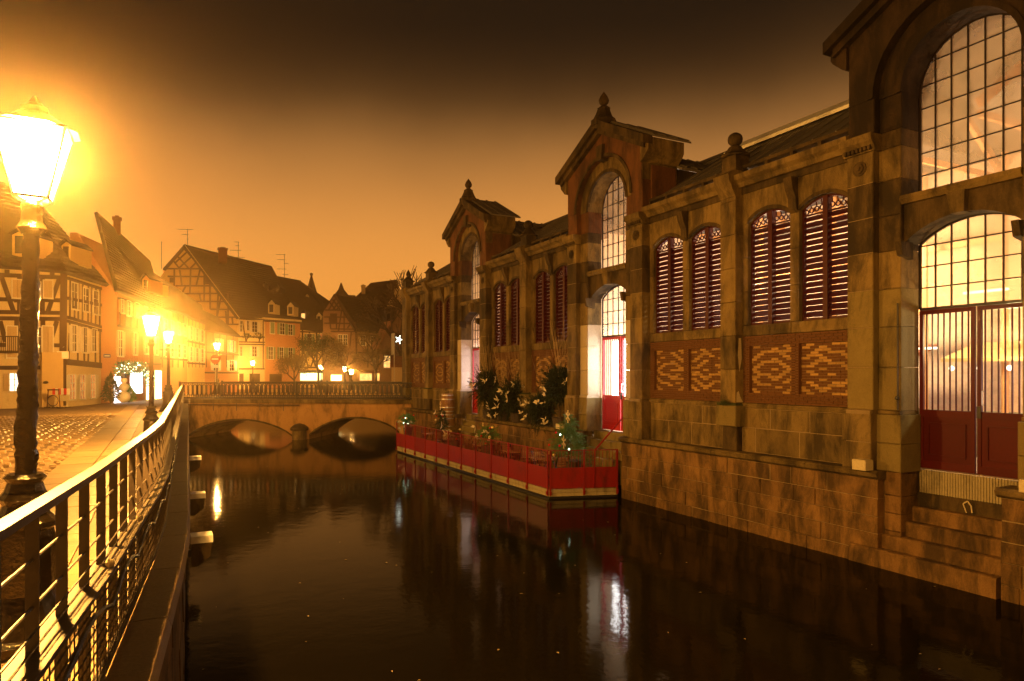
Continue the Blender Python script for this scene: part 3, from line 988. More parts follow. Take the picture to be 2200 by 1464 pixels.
# ---- portals
APEX, EAVE = 11.72, 10.71
OUT = .30
def grid(name, t0, t1, z0, zs, rise, nc, nr, x, paneparts, mt=M['muntin']):
    """arched iron glazing: frame with panes as sub-parts"""
    c = (t0 + t1) / 2; w = (t1 - t0) / 2
    def ztop(t):
        q = (t - c) / w; q = max(-1, min(1, q))
        if rise > w * .9: return zs + rise * math.sqrt(max(0, 1 - q * q))
        r = (w * w + rise * rise) / (2 * rise)
        return zs + rise - r + math.sqrt(max(0, r * r - (t - c) ** 2))
    b = MB()
    pts = [(t0, z0)] + arch_pts(t0, t1, zs, rise, 16) + [(t1, z0)]
    for (a, za), (e, ze) in zip(pts, pts[1:] + pts[:1]): b.bar((x, a, za), (x, e, ze), .05, .045, (1, 0, 0))
    cols = [t0 + (t1 - t0) * i / nc for i in range(nc + 1)]
    for t in cols[1:-1]: b.box(x - .02, x + .02, t - .012, t + .012, z0, ztop(t))
    rh = (zs + rise - z0) / nr
    for k in range(1, nr):
        z = z0 + rh * k
        # clip row bar to the arch
        lo, hi = t0, t1
        if z > zs:
            ok = [t0 + (t1 - t0) * i / 60 for i in range(61) if ztop(t0 + (t1 - t0) * i / 60) > z]
            if not ok: continue
            lo, hi = ok[0], ok[-1]
        b.box(x - .015, x + .015, lo, hi, z - .011, z + .011)
    o = b.build(name, mt, mh)
    allp = MB()
    for i in range(nc):
        for k in range(nr):
            a, e = cols[i] + .010, cols[i + 1] - .010
            za, zb = z0 + rh * k + .009, z0 + rh * (k + 1) - .009
            zl, zr = min(zb, ztop(a)), min(zb, ztop(e))
            zm = min(zb, ztop((a + e) / 2))
            if zm <= za + .01: continue
            zl, zr = max(zl, za), max(zr, za)
            jx = x + R.uniform(-.003, .003)
            poly = [(jx, a, za), (jx, e, za), (jx, e, zr), (jx, (a + e) / 2, zm), (jx, a, zl)]
            if paneparts: MB().poly(poly).build('pane', M['glass'], o)
            else: allp.poly(poly)
    if not paneparts: allp.build('panes', M['glass'], o)['kind'] = 'stuff'
    return o

def portal(tc, lod):
    IN, W2 = 1.055, 1.52
    ms = M['stone']
    for sgn in (-1, 1):
        # outer pier: blocks to the capital
        def rng(a, b): return (tc + a, tc + b) if sgn > 0 else (tc - b, tc - a)
        zc = [1.9, 2.45, 3.02, 3.1, 3.95, 4.75, 5.5, 6.25, 6.95, 7.65, 8.28]
        for i, (z0, z1) in enumerate(zip(zc, zc[1:])):
            mat = M['stone_dark'] if z0 in (6.25, 6.95) else (M['stone_pale'] if z0 in (3.1, 3.95, 4.75) and lod == 0 else ms)
            im = mat if z0 > 3 else M['stone_pale']
            if lod and 3.0 < z0 < 5: im = M['stone_doorlit']
            ex = .07 if z1 <= 3.1 else 0
            ex = .04 if z0 == 3.02 else ex
            a, b_ = rng(W2, PH + ex)
            MB().cbox(FU - OUT - ex, FU + .3, a, b_, z0 + .003, z1 - .003, .016).build('pier_stone', mat, mh)
            a, b_ = rng(IN - (.04 if z1 <= 3.02 else 0), W2)
            MB().cbox(FU - OUT + .17 - ex, GU - .06, a, b_, z0 + .003, z1 - .003, .016).build('pier_stone', im, mh)
        a, b_ = rng(W2 + .012, PH - .012)
        MB().box(FU - OUT + .012, FU + .29, a, b_, 3.1, 8.27).box(FU - OUT - .06, FU + .29, a + .012, b_ - .012, 1.92, 3.09).build('pier_core', M['mortar'], mh)
        # capital with dentils and roundel
        a, b_ = rng(W2 - .02, PH + .02)
        o = MB().prism([(FU + .3, a - .05, 8.28), (FU - OUT - .02, a - .05, 8.28), (FU - OUT - .06, a - .05, 8.36), (FU - OUT - .16, a - .05, 8.46), (FU - OUT - .18, a - .05, 8.60), (FU + .3, a - .05, 8.62)], (0, b_ - a + .10, 0)).build('capital', ms, mh)
        d = MB()
        n = 7
        for k in range(n):
            q = a + (b_ - a) * (k + .2) / n; d.box(FU - OUT - .11, FU - OUT, q, q + (b_ - a) / n * .6, 8.30, 8.38)
        d.build('dentils', M['stone_dark'], o)
        mm = (a + b_) / 2
        rd = MB()
        for rr, xx in ((.15, .02), (.10, .045), (.045, .07)):
            i = len(rd.v)
            ring = [(FU - OUT - xx, mm + rr * math.cos(q), 7.98 + rr * math.sin(q)) for q in [2 * math.pi * k / 12 for k in range(12)]]
            rd.prism(ring, (.05, 0, 0))
        rd.build('roundel', M['stone_dark'], o)
        # upper stage
        zc = [8.62, 9.62, EAVE]
        for i, (z0, z1) in enumerate(zip(zc, zc[1:])):
            a, b_ = rng(W2, PH - .02)
            MB().cbox(FU - OUT + .03, FU + 1.05, a, b_, z0 + .003, z1 - .003, .016).build('pier_stone', M['shade_stone'] if lod == 0 else (M['stone_red'] if i == 0 else ms), mh)
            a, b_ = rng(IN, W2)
            if i == 0: MB().cbox(FU - OUT + .20, GU - .06, a, b_, z0 + .003, 9.32, .016).build('pier_stone', M['shade_stone'] if lod == 0 else M['stone_red'], mh)
        a, b_ = rng(PH - .02, PH + .04)
        MB().box(FU + .05, FU + .95, a, b_, 9.0, 10.05).build('side_panel', M['stone_red'], mh)
        a, b_ = rng(IN, W2)
        MB().cbox(FU - OUT + .17, GU - .06, a, b_, 8.283, 8.617, .016).build('pier_stone', M['stone_dark'], mh)
        # springer corbels of the lower arch
        a, b_ = rng(IN - .10, IN + .02)
        MB().prism([(FU + .1, a, 6.05), (FU - .22, a, 6.12), (FU - .28, a, 6.38), (FU + .1, a, 6.38)], (0, b_ - a, 0)).build('springer', M['stone_dark'], mh)
    # gable front: outer order with big round arch, rising to the gable
    def gtop(t): return APEX - abs(t - tc) * (APEX - EAVE) / (PH - .02) + .0
    arch_fill('gable_front', M['shade_stone'] if lod == 0 else M['stone_red'], tc - W2, tc + W2, 9.32, W2 * .985, gtop, OUT - .015, .25, tc - PH + .035, tc + PH - .035, n=20)
    arch_fill('inner_arch', M['shade_stone'] if lod == 0 else M['stone'], tc - IN, tc + IN, 9.32, IN, gtop, OUT - .185, .9, tc - W2, tc + W2, n=20)
    b = MB(); b.prism([(FU + .75, tc - PH + .02, 9.3), (FU + .75, tc + PH - .02, 9.3), (FU + .75, tc + PH - .02, EAVE), (FU + .75, tc, APEX), (FU + .75, tc - PH + .02, EAVE)], (.3, 0, 0))
    if lod < 3: pass
    # archivolt
    for rr, xx, th in ((W2, OUT + .02, .10), (IN, OUT - .16, .10)):
        b = MB(); pts = [(tc - (rr) * math.cos(math.pi * i / 22), 9.32 + rr * .985 * math.sin(math.pi * i / 22)) for i in range(23)]
        pts2 = [(tc - (rr + th) * math.cos(math.pi * i / 22), 9.32 + (rr + th) * .985 * math.sin(math.pi * i / 22)) for i in range(23)]
        for i in range(22):
            b.prism([(FU - xx, *pts[i]), (FU - xx, *pts[i+1]), (FU - xx, *pts2[i+1]), (FU - xx, *pts2[i])], (.08, 0, 0))
        b.build('archivolt', M['shade_stone'] if lod == 0 else M['stone_dark'], mh)
    # keystone
    MB().prism([(FU - OUT - .10, tc - .13, 10.72), (FU - OUT - .10, tc + .13, 10.72), (FU - OUT - .10, tc + .19, 11.2), (FU - OUT - .10, tc - .19, 11.2)], (.3, 0, 0)).build('keystone', M['stone_dark'], mh)
    # raking cornices
    for sgn in (-1, 1):
        e = tc + sgn * (PH + .38); ez = gtop(e) 
        b = MB()
        b.prism([(FU - OUT - .26, tc, APEX + .02), (FU - OUT - .26, e, ez + .02), (FU - OUT - .26, e, ez + .26), (FU - OUT - .26, tc, APEX + .30)], (.35, 0, 0))
        b.prism([(FU - OUT - .14, tc, APEX - .14), (FU - OUT - .14, e - sgn * .14, gtop(e - sgn * .14) - .14), (FU - OUT - .14, e - sgn * .14, gtop(e - sgn * .14) + .02), (FU - OUT - .14, tc, APEX + .02)], (.3, 0, 0))
        b.build('raking_cornice', M['stone_dark'] if lod else M['shade_stone'], mh)
        # side cornice (returns along the body)
        s0 = tc + sgn * (PH - .02)
        b = MB().prism([(FU - OUT - .05, s0, 10.10), (FU - OUT - .05, s0 + sgn * .10, 10.14), (FU - OUT - .05, s0 + sgn * .32, 10.34), (FU - OUT - .05, s0 + sgn * .37, 10.42), (FU - OUT - .05, s0 + sgn * .37, ez + .24), (FU - OUT - .05, s0, EAVE + .2)], (1.35, 0, 0))
        b.build('eave_cornice', M['stone'] if lod else M['shade_stone'], mh)
        # roof slope with standing seams
        rz = .3
        b = MB().prism([(FU - OUT + .09, tc, APEX + rz - .04), (FU - OUT + .09, e + sgn * .02, ez + rz - .06), (FU - OUT + .09, e + sgn * .02, ez + rz), (FU - OUT + .09, tc, APEX + rz + .03)], (1.45, 0, 0))
        o = b.build('gable_roof', M['zinc'], mh)
        for k in range(4):
            xx = FU - OUT + .12 + k * .45
            MB().bar((xx, tc, APEX + rz + .05), (xx, e, ez + rz + .02), .03, .05).build('roof_seam', M['zinc'], o)
    MB().prism([(FU + .22, tc - PH + .07, 8.93), (FU + .22, tc - IN, 8.93), (FU + .22, tc - IN, 9.9), (FU + .22, tc - PH + .07, 9.9)], (.5, 0, 0)).build('gable_back', M['stone_red'], mh)
    # finial: flared pedestal and bud
    o = MB().lathe(FU - OUT + .1, tc, [(.42, APEX + .12), (.42, APEX + .30), (.34, APEX + .36), (.26, APEX + .52), (.20, APEX + .68), (.22, APEX + .70), (.13, APEX + .76), (.09, APEX + .80)], 4 if 0 else 8, math.pi / 8).build('finial_pedestal', M['stone_dark'], mh)
    MB().lathe(FU - OUT + .1, tc, [(.08, APEX + .80), (.15, APEX + .88), (.17, APEX + .97), (.12, APEX + 1.09), (.04, APEX + 1.20), (.005, APEX + 1.25)], 12).build('finial', M['stone_dark'], o, True)
    # lintel beam with the lower arch
    arch_fill('portal_lintel', M['stone_dark'], tc - IN, tc + IN, 6.38, .38, 7.12, .02, .45, n=12)
    MB().prism([(FU + .4, tc - IN, 7.12), (FU - .12, tc - IN, 7.12), (FU - .18, tc - IN, 7.20), (FU - .16, tc - IN, 7.28), (FU + .4, tc - IN, 7.31)], (0, 2 * IN, 0)).build('transom_sill', M['stone'], mh)
    MB().prism([(FU - .14, tc - .12, 6.74), (FU - .14, tc + .12, 6.74), (FU - .18, tc + .16, 7.12), (FU - .18, tc - .16, 7.12)], (.25, 0, 0)).build('keystone', M['stone'], mh)
    grid('upper_window', tc - IN, tc + IN, 7.30, 9.32, IN, 7, 7, GU, lod < 2)
    grid('fanlight', tc - IN, tc + IN, 5.10, 6.38, .38, 7, 4, GU, lod < 2)
    # gate: two leaves
    for k, (a, e) in enumerate(((tc - IN, tc - .02), (tc + .02, tc + IN))):
        x = GU
        b = MB().box(x - .03, x + .03, a, a + .07, 1.97, 5.07).box(x - .03, x + .03, e - .07, e, 1.97, 5.07)
        b.box(x - .03, x + .03, a + .07, e - .07, 4.99, 5.07).box(x - .03, x + .03, a + .07, e - .07, 2.98, 3.12).box(x - .03, x + .03, a + .07, e - .07, 1.97, 2.12)
        gm = M['gate_red_flare'] if lod else M['gate_red']
        o = b.build('gate_leaf', gm, mh)
        MB().box(x - .012, x + .02, a + .07, e - .07, 2.12, 2.98).build('gate_panel', gm, o)
        b = MB()
        for (ya, yb, za, zb) in ((a + .16, e - .16, 2.84, 2.87), (a + .16, e - .16, 2.22, 2.25), (a + .16, a + .19, 2.25, 2.84), (e - .19, e - .16, 2.25, 2.84)): b.box(x - .035, x - .012, ya, yb, za, zb)
        b.build('panel_moulding', gm, o)
        nbar = 8
        for q in range(nbar):
            yy = a + .07 + (e - a - .14) * (q + .5) / nbar
            MB().box(x - .012, x + .012, yy - .011, yy + .011, 3.12, 4.99).build('gate_bar', M['gate_red'], o)
    o = MB().box(GU - .06, GU - .03, tc - .10, tc - .03, 3.0, 3.22).build('gate_lock', M['iron'], mh)
    b = MB().tube((GU - .09, tc - .14, 3.25), (GU - .09, tc - .14, 3.5), .01); b.tube((GU - .09, tc - .14, 3.25), (GU - .03, tc - .14, 3.25), .01); b.tube((GU - .09, tc - .14, 3.5), (GU - .03, tc - .14, 3.5), .01)
    b.build('gate_handle', M['silver'], mh)

for i, tc in enumerate(T): portal(tc, i)
# conduit beside the nearest gate
MB().tube((FU - OUT + .14, T[0] + 1.10, 3.12), (FU - OUT + .14, T[0] + 1.10, 5.2), .015).ball((FU - OUT + .12, T[0] + 1.1, 3.35), .04).build('conduit', M['iron'], mh)

# cement patches on the near pilaster
cpl = (T[0] + T[1]) / 2 - .26
x = FU - .15
MB().poly([(x, cpl - .008, 4.72), (x + .08, cpl - .008, 4.72), (x + .10, cpl - .008, 4.2), (x + .02, cpl - .008, 3.86), (x - .03, cpl - .008, 4.3)]).build('mortar_patch', M['cream'], mh)
MB().poly([(x - .08, cpl - .008, 3.12), (x + .14, cpl - .008, 3.12), (x + .05, cpl - .008, 3.26), (x, cpl - .008, 3.40), (x - .07, cpl - .008, 3.36)]).build('mortar_patch', M['cream'], mh)

# ---- interior of the hall: floor, walls, roof soffit, rafters, lamps
HU = FU + 5.6
b = MB().box(FU + .7, HU, 1.5, END - .2, 1.80, 1.96); b.build('hall_floor', M['hall_floor'], mh)
MB().box(HU, HU + .2, 1.5, END - .2, 1.9, 9.2).build('hall_back_wall', M['hall_wall'], mh)
for t in (1.4, 20.3, 27.3, 31.6, END - .3):  # end walls, plus inner partitions added to keep the farther louvres dim
    MB().box(GU + .12, HU, t, t + .12, 1.96, 9.2).build('hall_wall_light_block', M['hall_wall'], mh)
# roof: low pitch over the hall, seen above the cornice
RU, RZ = 16.2, 10.85
b = MB()
for t0, t1 in ((T[0] + 1.95, T[1] - 1.95), (T[1] + 1.95, T[2] - 1.95), (T[2] + 1.95, END - .2), (1.5, T[0] - 1.95)):
    b.prism([(FU + .25, t0, 8.98), (RU, t0, RZ), (RU, t0, RZ + .10), (FU + .2, t0, 9.08)], (0, t1 - t0, 0))
b.prism([(RU, 1.5, RZ), (HU + .4, 1.5, 9.0), (HU + .4, 1.5, 9.1), (RU, 1.5, RZ + .10)], (0, END - 1.7, 0))
rf = b.build('main_roof', M['zinc'], mh)
t = 9.6
while t < END:
    if min(abs(t - q) for q in T) > 2.0: MB().bar((FU + .4, t, 9.2), (RU, t, RZ + .12), .03, .05).build('roof_seam', M['zinc'], rf)
    t += .62
sk = MB().prism([(RU - .75, 11.4, RZ - .28), (RU - .1, 11.4, RZ + .16), (RU - .1, 11.4, RZ + .22), (RU - .78, 11.4, RZ - .20)], (0, 4.4, 0)).build('skylight', M['white'], rf)
MB().box(RU - .06, RU + .06, 1.5, END - .3, RZ + .08, RZ + .16).build('ridge_flashing', M['hand'], rf)
for tc in T:
    for sgn in (-1, 1):
        b = MB().prism([(FU + 1.0, tc, 11.15), (FU + 1.0, tc + sgn * 2.35, 9.98), (FU + 1.0, tc + sgn * 2.35, 10.06), (FU + 1.0, tc, 11.25)], (2.9, 0, 0))
        o = b.build('cross_roof', M['zinc'], mh)
        for k in range(7):
            xx = FU + 1.2 + k * .42; MB().bar((xx, tc, 11.27), (xx, tc + sgn * 2.35, 10.09), .03, .05).build('roof_seam', M['zinc'], o)
    MB().box(FU + 1.0, FU + 3.6, tc - 2.0, tc - 1.9, 8.9, 10.1).build('cross_wall', M['stone_dark'], mh)
    MB().box(FU + 1.0, FU + 3.6, tc + 1.9, tc + 2.0, 8.9, 10.1).build('cross_wall', M['stone_dark'], mh)
b = MB()
t = 3.0
while t < END:
    b.bar((FU + .7, t, 8.9), (RU, t, RZ - .15), .1, .18); b.bar((RU, t, RZ - .15), (HU, t, 8.9), .1, .18); b.bar((FU + .7, t, 8.7), (HU, t, 8.7), .08, .14); t += 2.2
b.build('roof_trusses', M['hall_beam'], mh)
def hall_lamp(x, t, z, e, c=(1.0, .74, .44)):
    l = bpy.data.lights.new('hall_lamp', 'POINT'); l.energy = e; l.color = c; l.shadow_soft_size = .22
    o = bpy.data.objects.new('hall_lamp', l); COL.objects.link(o); o.parent = mh
    w = WL[mh.name]; o.location = (x-w[0], t-w[1], z-w[2])
for t, e in ((10.9, 800), (14.8, 800)): hall_lamp(FU + 2.9, t, 6.6, e)
hall_lamp(FU + 3.2, 7.0, 8.4, 110, (1.0, .62, .34))
hall_lamp(FU + 2.2, 7.6, 4.6, 380, (1.0, .76, .34)); hall_lamp(FU + 3.0, 4.8, 3.6, 260, (1.0, .62, .66))
hall_lamp(FU + 2.6, 23.8, 7.6, 70); hall_lamp(FU + 2.6, 34.5, 7.6, 35)
hall_lamp(FU + 2.6, 18.4, 8.6, 120, (1.0, .66, .45)); hall_lamp(FU + 1.7, 18.2, 6.0, 150, (.62, .80, 1.0)); hall_lamp(FU + 2.4, 29.4, 8.0, 180)  # the cool lamp is added to tint the middle fanlight blue
# glowing panels added behind the two farther gates to light jambs and steps
MB().box(GU + .35, GU + .40, T[1] - 1.0, T[1] + 1.0, 2.0, 4.95).build('door_glow_panel', M['glow_white'], mh)
MB().box(GU + .35, GU + .40, T[2] - 1.0, T[2] + 1.0, 2.0, 4.95).build('door_glow_panel', M['glow_pink'], mh)
# stalls, iron columns and tie beams inside, seen through the glazing
for t in (3.6, 5.6, 8.6, 10.4, 13.0, 15.6, 24, 34):
    MB().tube((FU + 3.9, t, 1.96), (FU + 3.9, t, 8.8), .07, n=8).build('iron_column', M['hall_beam'], mh)
for z, m in ((5.35, 'hall_beam'), (6.9, 'hall_beam'), (8.1, 'zinc')):
    MB().box(FU + 4.3, FU + 4.4, 1.6, 16.5, z, z + .14).build('tie_beam', M[m], mh)
for t0, t1, m in ((4.0, 6.3, 'pl_salm'), (7.2, 9.6, 'pl_yel'), (10.5, 13.5, 'awning_r')):
    MB().prism([(FU + 3.2, t0, 4.1), (FU + 3.2, t1, 4.1), (FU + 4.6, t1, 4.5), (FU + 4.6, t0, 4.5)], (0, 0, .08)).build('stall_canopy', M[m], mh)
    MB().box(FU + 3.3, FU + 4.4, t0 + .1, t1 - .1, 1.96, 2.95).build('stall_counter', M['wood_pale'], mh)
    for k in range(4): MB().ball((FU + 3.1, t0 + .3 + k * (t1 - t0 - .6) / 3, 3.95), .06, 8, 6).build('stall_bulb', M['win_white'], mh)
# tube lamps hanging in the near hall
for t, z in ((6.2, 4.9), (8.1, 5.6), (9.6, 4.4)):
    MB().box(FU + 3.0, FU + 3.08, t, t + .9, z, z + .05).build('hanging_tube_lamp', M['win_white'], mh)

# ================================================================ quay wall under the market hall
qw = thing('market_quay_wall', 'coursed sandstone quay wall with a projecting ledge, rising from the water under the market hall', 'quay wall', (FU, 18, 0))
def qcourses(t0, t1, lod):
    z = -.03
    hs = [.30, .37, .34, .36, .385]
    MB().box(FU - .278, FU + .5, t0 + .01, t1 - .01, -1, 1.72).build('wall_core', M['mortar'], qw)
    for h in hs:
        t = t0
        while t < t1 - .02:
            L = min(R.uniform(.5, 1.5) * (1 + .4 * lod), t1 - t)
            if t1 - (t + L) < .25: L = t1 - t
            j = R.uniform(-.018, .018)
            MB().cbox(FU - .30 + j, FU - .1, t + .006, t + L - .006, (z if z > 0 else -.8) + .006, z + h - .006, .012).build('stone_block', M['quay'], qw)
            t += L
        z += h
    t = t0 - .05
    while t < t1:
        L = min(1.7, t1 + .05 - t)
        MB().prism([(FU + .1, t, 1.725), (FU - .32, t, 1.73), (FU - .40, t, 1.78), (FU - .42, t, 1.85), (FU - .36, t, 1.90), (FU + .1, t, 1.905)], (0, L - .012, 0)).build('ledge_stone', M['stone'], qw); t += L
qcourses(8.75, T[1] - 1.08, 0)
qcourses(T[1] + 1.15, T[2] - 1.0, 1)
qcourses(T[2] + 1.15, END + .2, 1)
qcourses(1.6, 6.52, 0)
# stairs: down to the water at the near portal; to the terrace at the others
st = thing('water_steps', 'worn stone steps leading from the near red gate down into the canal', 'steps', (FU, 7.6, 0))
def step(par, u0, u1, t0, t1, z0, z1, m=M['quay'], r=.05):
    n = 5
    prof = [(u1, z0), (u0, z0)] + [(u0 + r - r * math.cos(math.pi / 2 * i / n), z1 - r + r * math.sin(math.pi / 2 * i / n)) for i in range(n + 1)] + [(u1, z1)]
    MB().prism([(u, t0, z) for u, z in prof], (0, t1 - t0, 0)).build('step', m, par)
step(st, FU - .36, FU + .6, 6.56, 9.35, -.8, .36)
step(st, FU - .16, FU + .6, 6.56, 8.93, .36, .64)
step(st, FU + .04, FU + .7, 6.56, 8.40, .64, .93)
step(st, FU + .23, FU + .7, 6.56, 8.38, .93, 1.22)
MB().box(FU + .42, FU + .8, 6.3, 8.4, 1.22, 1.48).build('landing', M['stone_dark'], st)
for z0, z1 in ((-.8, .36), (.36, .72), (.72, 1.07), (1.07, 1.42), (1.42, 1.895)):
    MB().cbox(FU - .10, FU + .9, 8.405, 8.75, z0 + .004, z1 - .004, .014).build('side_stone', M['quay'], st)
b = MB()
k = 6.3
while k < 8.39:
    b.box(GU - .03, GU + .02, k, k + .035, 1.48, 1.93); k += .05
b.box(GU - .01, GU + .04, 6.3, 8.39, 1.48, 1.93)
b.build('corrugated_panel', M['wood_pale'], st)
b = MB().path([(FU + .38, 7.45, 1.24), (FU + .36, 7.5, 1.40), (FU + .36, 7.42, 1.46), (FU + .37, 7.36, 1.38), (FU + .34, 7.33, 1.26)], .012, 5)
b.build('rope_end', M['cream'], st)
for tc, nm, lb in ((T[1], 'terrace_steps', 'brightly lit stone steps from the middle red gate down to the red terrace'), (T[2], 'terrace_steps', 'stone steps from the farthest gate down to the terrace behind the barrels')):
    s2 = thing(nm, lb, 'steps', (FU, tc, 0))
    for k in range(6):
        z1 = 1.94 - k * .27
        step(s2, FU + .10 - k * .16, FU + .55, tc - (1.02 if k < 3 else .70), tc + 1.02, z1 - .27, z1, M['stone_pale'])
# floodlight boxes on the ledge
G = 'cream floodlight boxes standing on the ledge of the market hall'
for t, sz, lab in ((8.95, .30, 'cream box on the ledge just beside the near red gate'), (5.95, .30, 'cream box on the ledge at the photo edge beyond the near gate'),
                   (T[1] + 2.25, .26, 'cream box on the ledge between the fir bushes and the middle gate'), (T[2] + 2.3, .26, 'small cream box on the ledge beside the stacked barrels')):
    z = 1.906
    o = thing('floodlight_box', lab, 'floodlight', (FU - .46, t, z), G)
    MB().cbox(FU - .60, FU - .60 + sz * .8, t - sz / 2, t + sz / 2, z, z + sz * .66, .01).build('housing', M['cream'], o)
    MB().box(FU - .59, FU - .61 + sz * .8, t - sz / 2 + .01, t + sz / 2 - .01, z + sz * .66, z + sz * .66 + .012).build('lid', M['cream'], o)
# weeds at the waterline and on the pilaster foot
def weed(loc, n, s, m=M['moss']):
    b = MB()
    for _ in range(n):
        a = R.uniform(0, 6.28); l = s * R.uniform(.4, 1); tip = (loc[0] - abs(math.cos(a)) * l * .5, loc[1] + math.sin(a) * l * .8, loc[2] + R.uniform(-.2, 1) * l)
        c = (loc[0] + R.uniform(-.03, 0), loc[1] + R.uniform(-s, s) * .7, loc[2])
        b.poly([c, (c[0], c[1] + .02, c[2] + .01), tip])
    return b
for t, lab in ((10.3, 'small weed tuft at the waterline nearest the water steps'), (11.3, 'low weed tuft at the waterline, middle of three'), (12.9, 'small weed tuft at the waterline farthest from the water steps')):
    tag(weed((FU - .18, t, .06), 90, .22).build('weed_tuft', M['moss']), lab, 'weed', 'weed tufts at the waterline of the quay wall')
tag(weed((FU - .34, 12.83, 3.06), 160, .22).build('moss_growth', M['moss']), 'mossy plants growing on the base of the near pilaster', 'plant')
# ================================================================ red terrace raft
A_, B_, C_, D_ = Vector((10.53, 18.1, 0)), Vector((12.62, 17.45, 0)), Vector((12.62, 32.6, 0)), Vector((10.30, 32.6, 0))
DK = .33
ra = thing('terrace_raft', 'floating timber terrace with bright red railing panels moored along the market hall', 'terrace', (11.5, 25, 0))
MB().prism([(p.x, p.y, -.15) for p in (A_, B_, C_, D_)], (0, 0, .20)).build('float', M['iron'], ra)
def side(a, b, n, grille):
    d = (b - a); L = d.length; d.normalize(); nrm = Vector((d.y, -d.x, 0))
    if nrm.dot(Vector((11.5, 25, 0)) - a) > 0: nrm = -nrm
    def q(s, z, o=0): p = a + d * s + nrm * o; return Vector((p.x, p.y, z))
    MB().prism([q(0, .07), q(L, .07), q(L, .17), q(0, .17)], -nrm * .05).build('fascia_board', M['wood_pale'], ra)
    MB().prism([q(0, .18, .012), q(L, .18, .012), q(L, .29, .012), q(0, .29, .012)], -nrm * .05).build('fascia_board', M['wood_pale'], ra)
    for k in range(n + 1):
        s = min(L - .03, max(.03, L * k / n))
        b_ = MB().prism([q(s - .025, .10, .055), q(s + .025, .10, .055), q(s + .025, 1.50, .055), q(s - .025, 1.50, .055)], -nrm * .04)
        b_.build('post', M['raft_red'], ra)
        MB().prism([q(s - .03, .14, .085), q(s + .03, .14, .085), q(s + .03, .24, .085), q(s - .03, .24, .085)], -nrm * .03).build('post_bracket', M['raft_red'], ra)
        if k < n:
            s0, s1 = L * k / n + .014, L * (k + 1) / n - .014
            MB().prism([q(s0, .315, .03), q(s1, .315, .03), q(s1, .95, .03), q(s0, .95, .03)], -nrm * .014).build('rail_panel', M['raft_red'], ra)
            if grille(k):
                g_ = MB().prism([q(s0, 1.465, .03), q(s1, 1.465, .03), q(s1, 1.49, .03), q(s0, 1.49, .03)], -nrm * .02)
                nb_ = 10
                for i in range(nb_):
                    s = s0 + (s1 - s0) * (i + .5) / nb_
                    g_.prism([q(s - .006, .95, .025), q(s + .006, .95, .025), q(s + .006, 1.47, .025), q(s - .006, 1.47, .025)], -nrm * .012)
                g_.build('grille', M['raft_red'], ra)
side(A_, D_, 11, lambda k: k not in (10,))
side(A_, B_, 2, lambda k: True)
k = 0; t = 17.6
while t < 32.5:
    u0 = 10.56 if t > 18.1 else 10.56 + (18.1 - t) * 3.2
    MB().box(u0, 12.6, t, t + .135, .27, DK + R.uniform(-.002, .002)).build('deck_board', M['wood'], ra); t += .145
# shed-free inner fence towards the wall at the far end
for t in (27.0, 28.4):
    pass

# tables and chairs of the terrace
def table(loc, lab, rz=0):
    o = thing('cafe_table', lab, 'table', (0, 0, 0), 'timber tables on the terrace'); WL[o.name] = (0, 0, 0)
    for k in range(5): MB().box(-.36 + k * .146, -.36 + k * .146 + .135, -.36, .36, .70, .73).build('slat', M['wood'], o)
    for x in (-.3, .3):
        b = MB(); b.bar((x, -.3, 0), (x, .3, .70), .03, .03, (1, 0, 0)); b.bar((x, .3, 0), (x, -.3, .70), .03, .03, (1, 0, 0)); b.build('leg', M['iron'], o)
    o.location = loc; o.rotation_euler = (0, 0, rz); return o
def chair(loc, lab, rz=0):
    o = thing('folding_chair', lab, 'chair', (0, 0, 0), 'timber folding chairs on the terrace'); WL[o.name] = (0, 0, 0)
    b = MB()
    for k in range(4): b.box(-.2, .2, -.2 + k * .1, -.2 + k * .1 + .085, .44, .46)
    b.build('seat', M['wood'], o)
    b = MB()
    for k in range(4): b.box(-.2, .2, .20 + k * .012, .22 + k * .012, .56 + k * .08, .62 + k * .08)
    b.build('backrest', M['wood'], o)
    for x in (-.2, .2):
        b = MB(); b.bar((x, -.2, 0), (x, .26, .90), .02, .03, (1, 0, 0)); b.bar((x, .2, 0), (x, -.16, .45), .02, .03, (1, 0, 0)); b.build('leg', M['iron'], o)
    o.location = loc; o.rotation_euler = (0, 0, rz); return o
tabs = [(11.3, 19.4, .1, 'table nearest the corner of the red terrace'), (11.35, 21.9, 0, 'table right behind the brightest red panels'), (11.3, 24.4, .2, 'terrace table behind the middle potted fir'),
        (11.2, 27.6, -.1, 'terrace table between the barrels and the railing'), (11.2, 30.2, 0, 'terrace table at the far green fir')]
for i, (x, y, rz, lab) in enumerate(tabs):
    table((x, y, DK), lab, rz)
    chair((x + .02, y + .62, DK), 'chair beyond the ' + lab, rz)
    chair((x - .02, y - .62, DK), 'chair in front of the ' + lab, rz + math.pi)

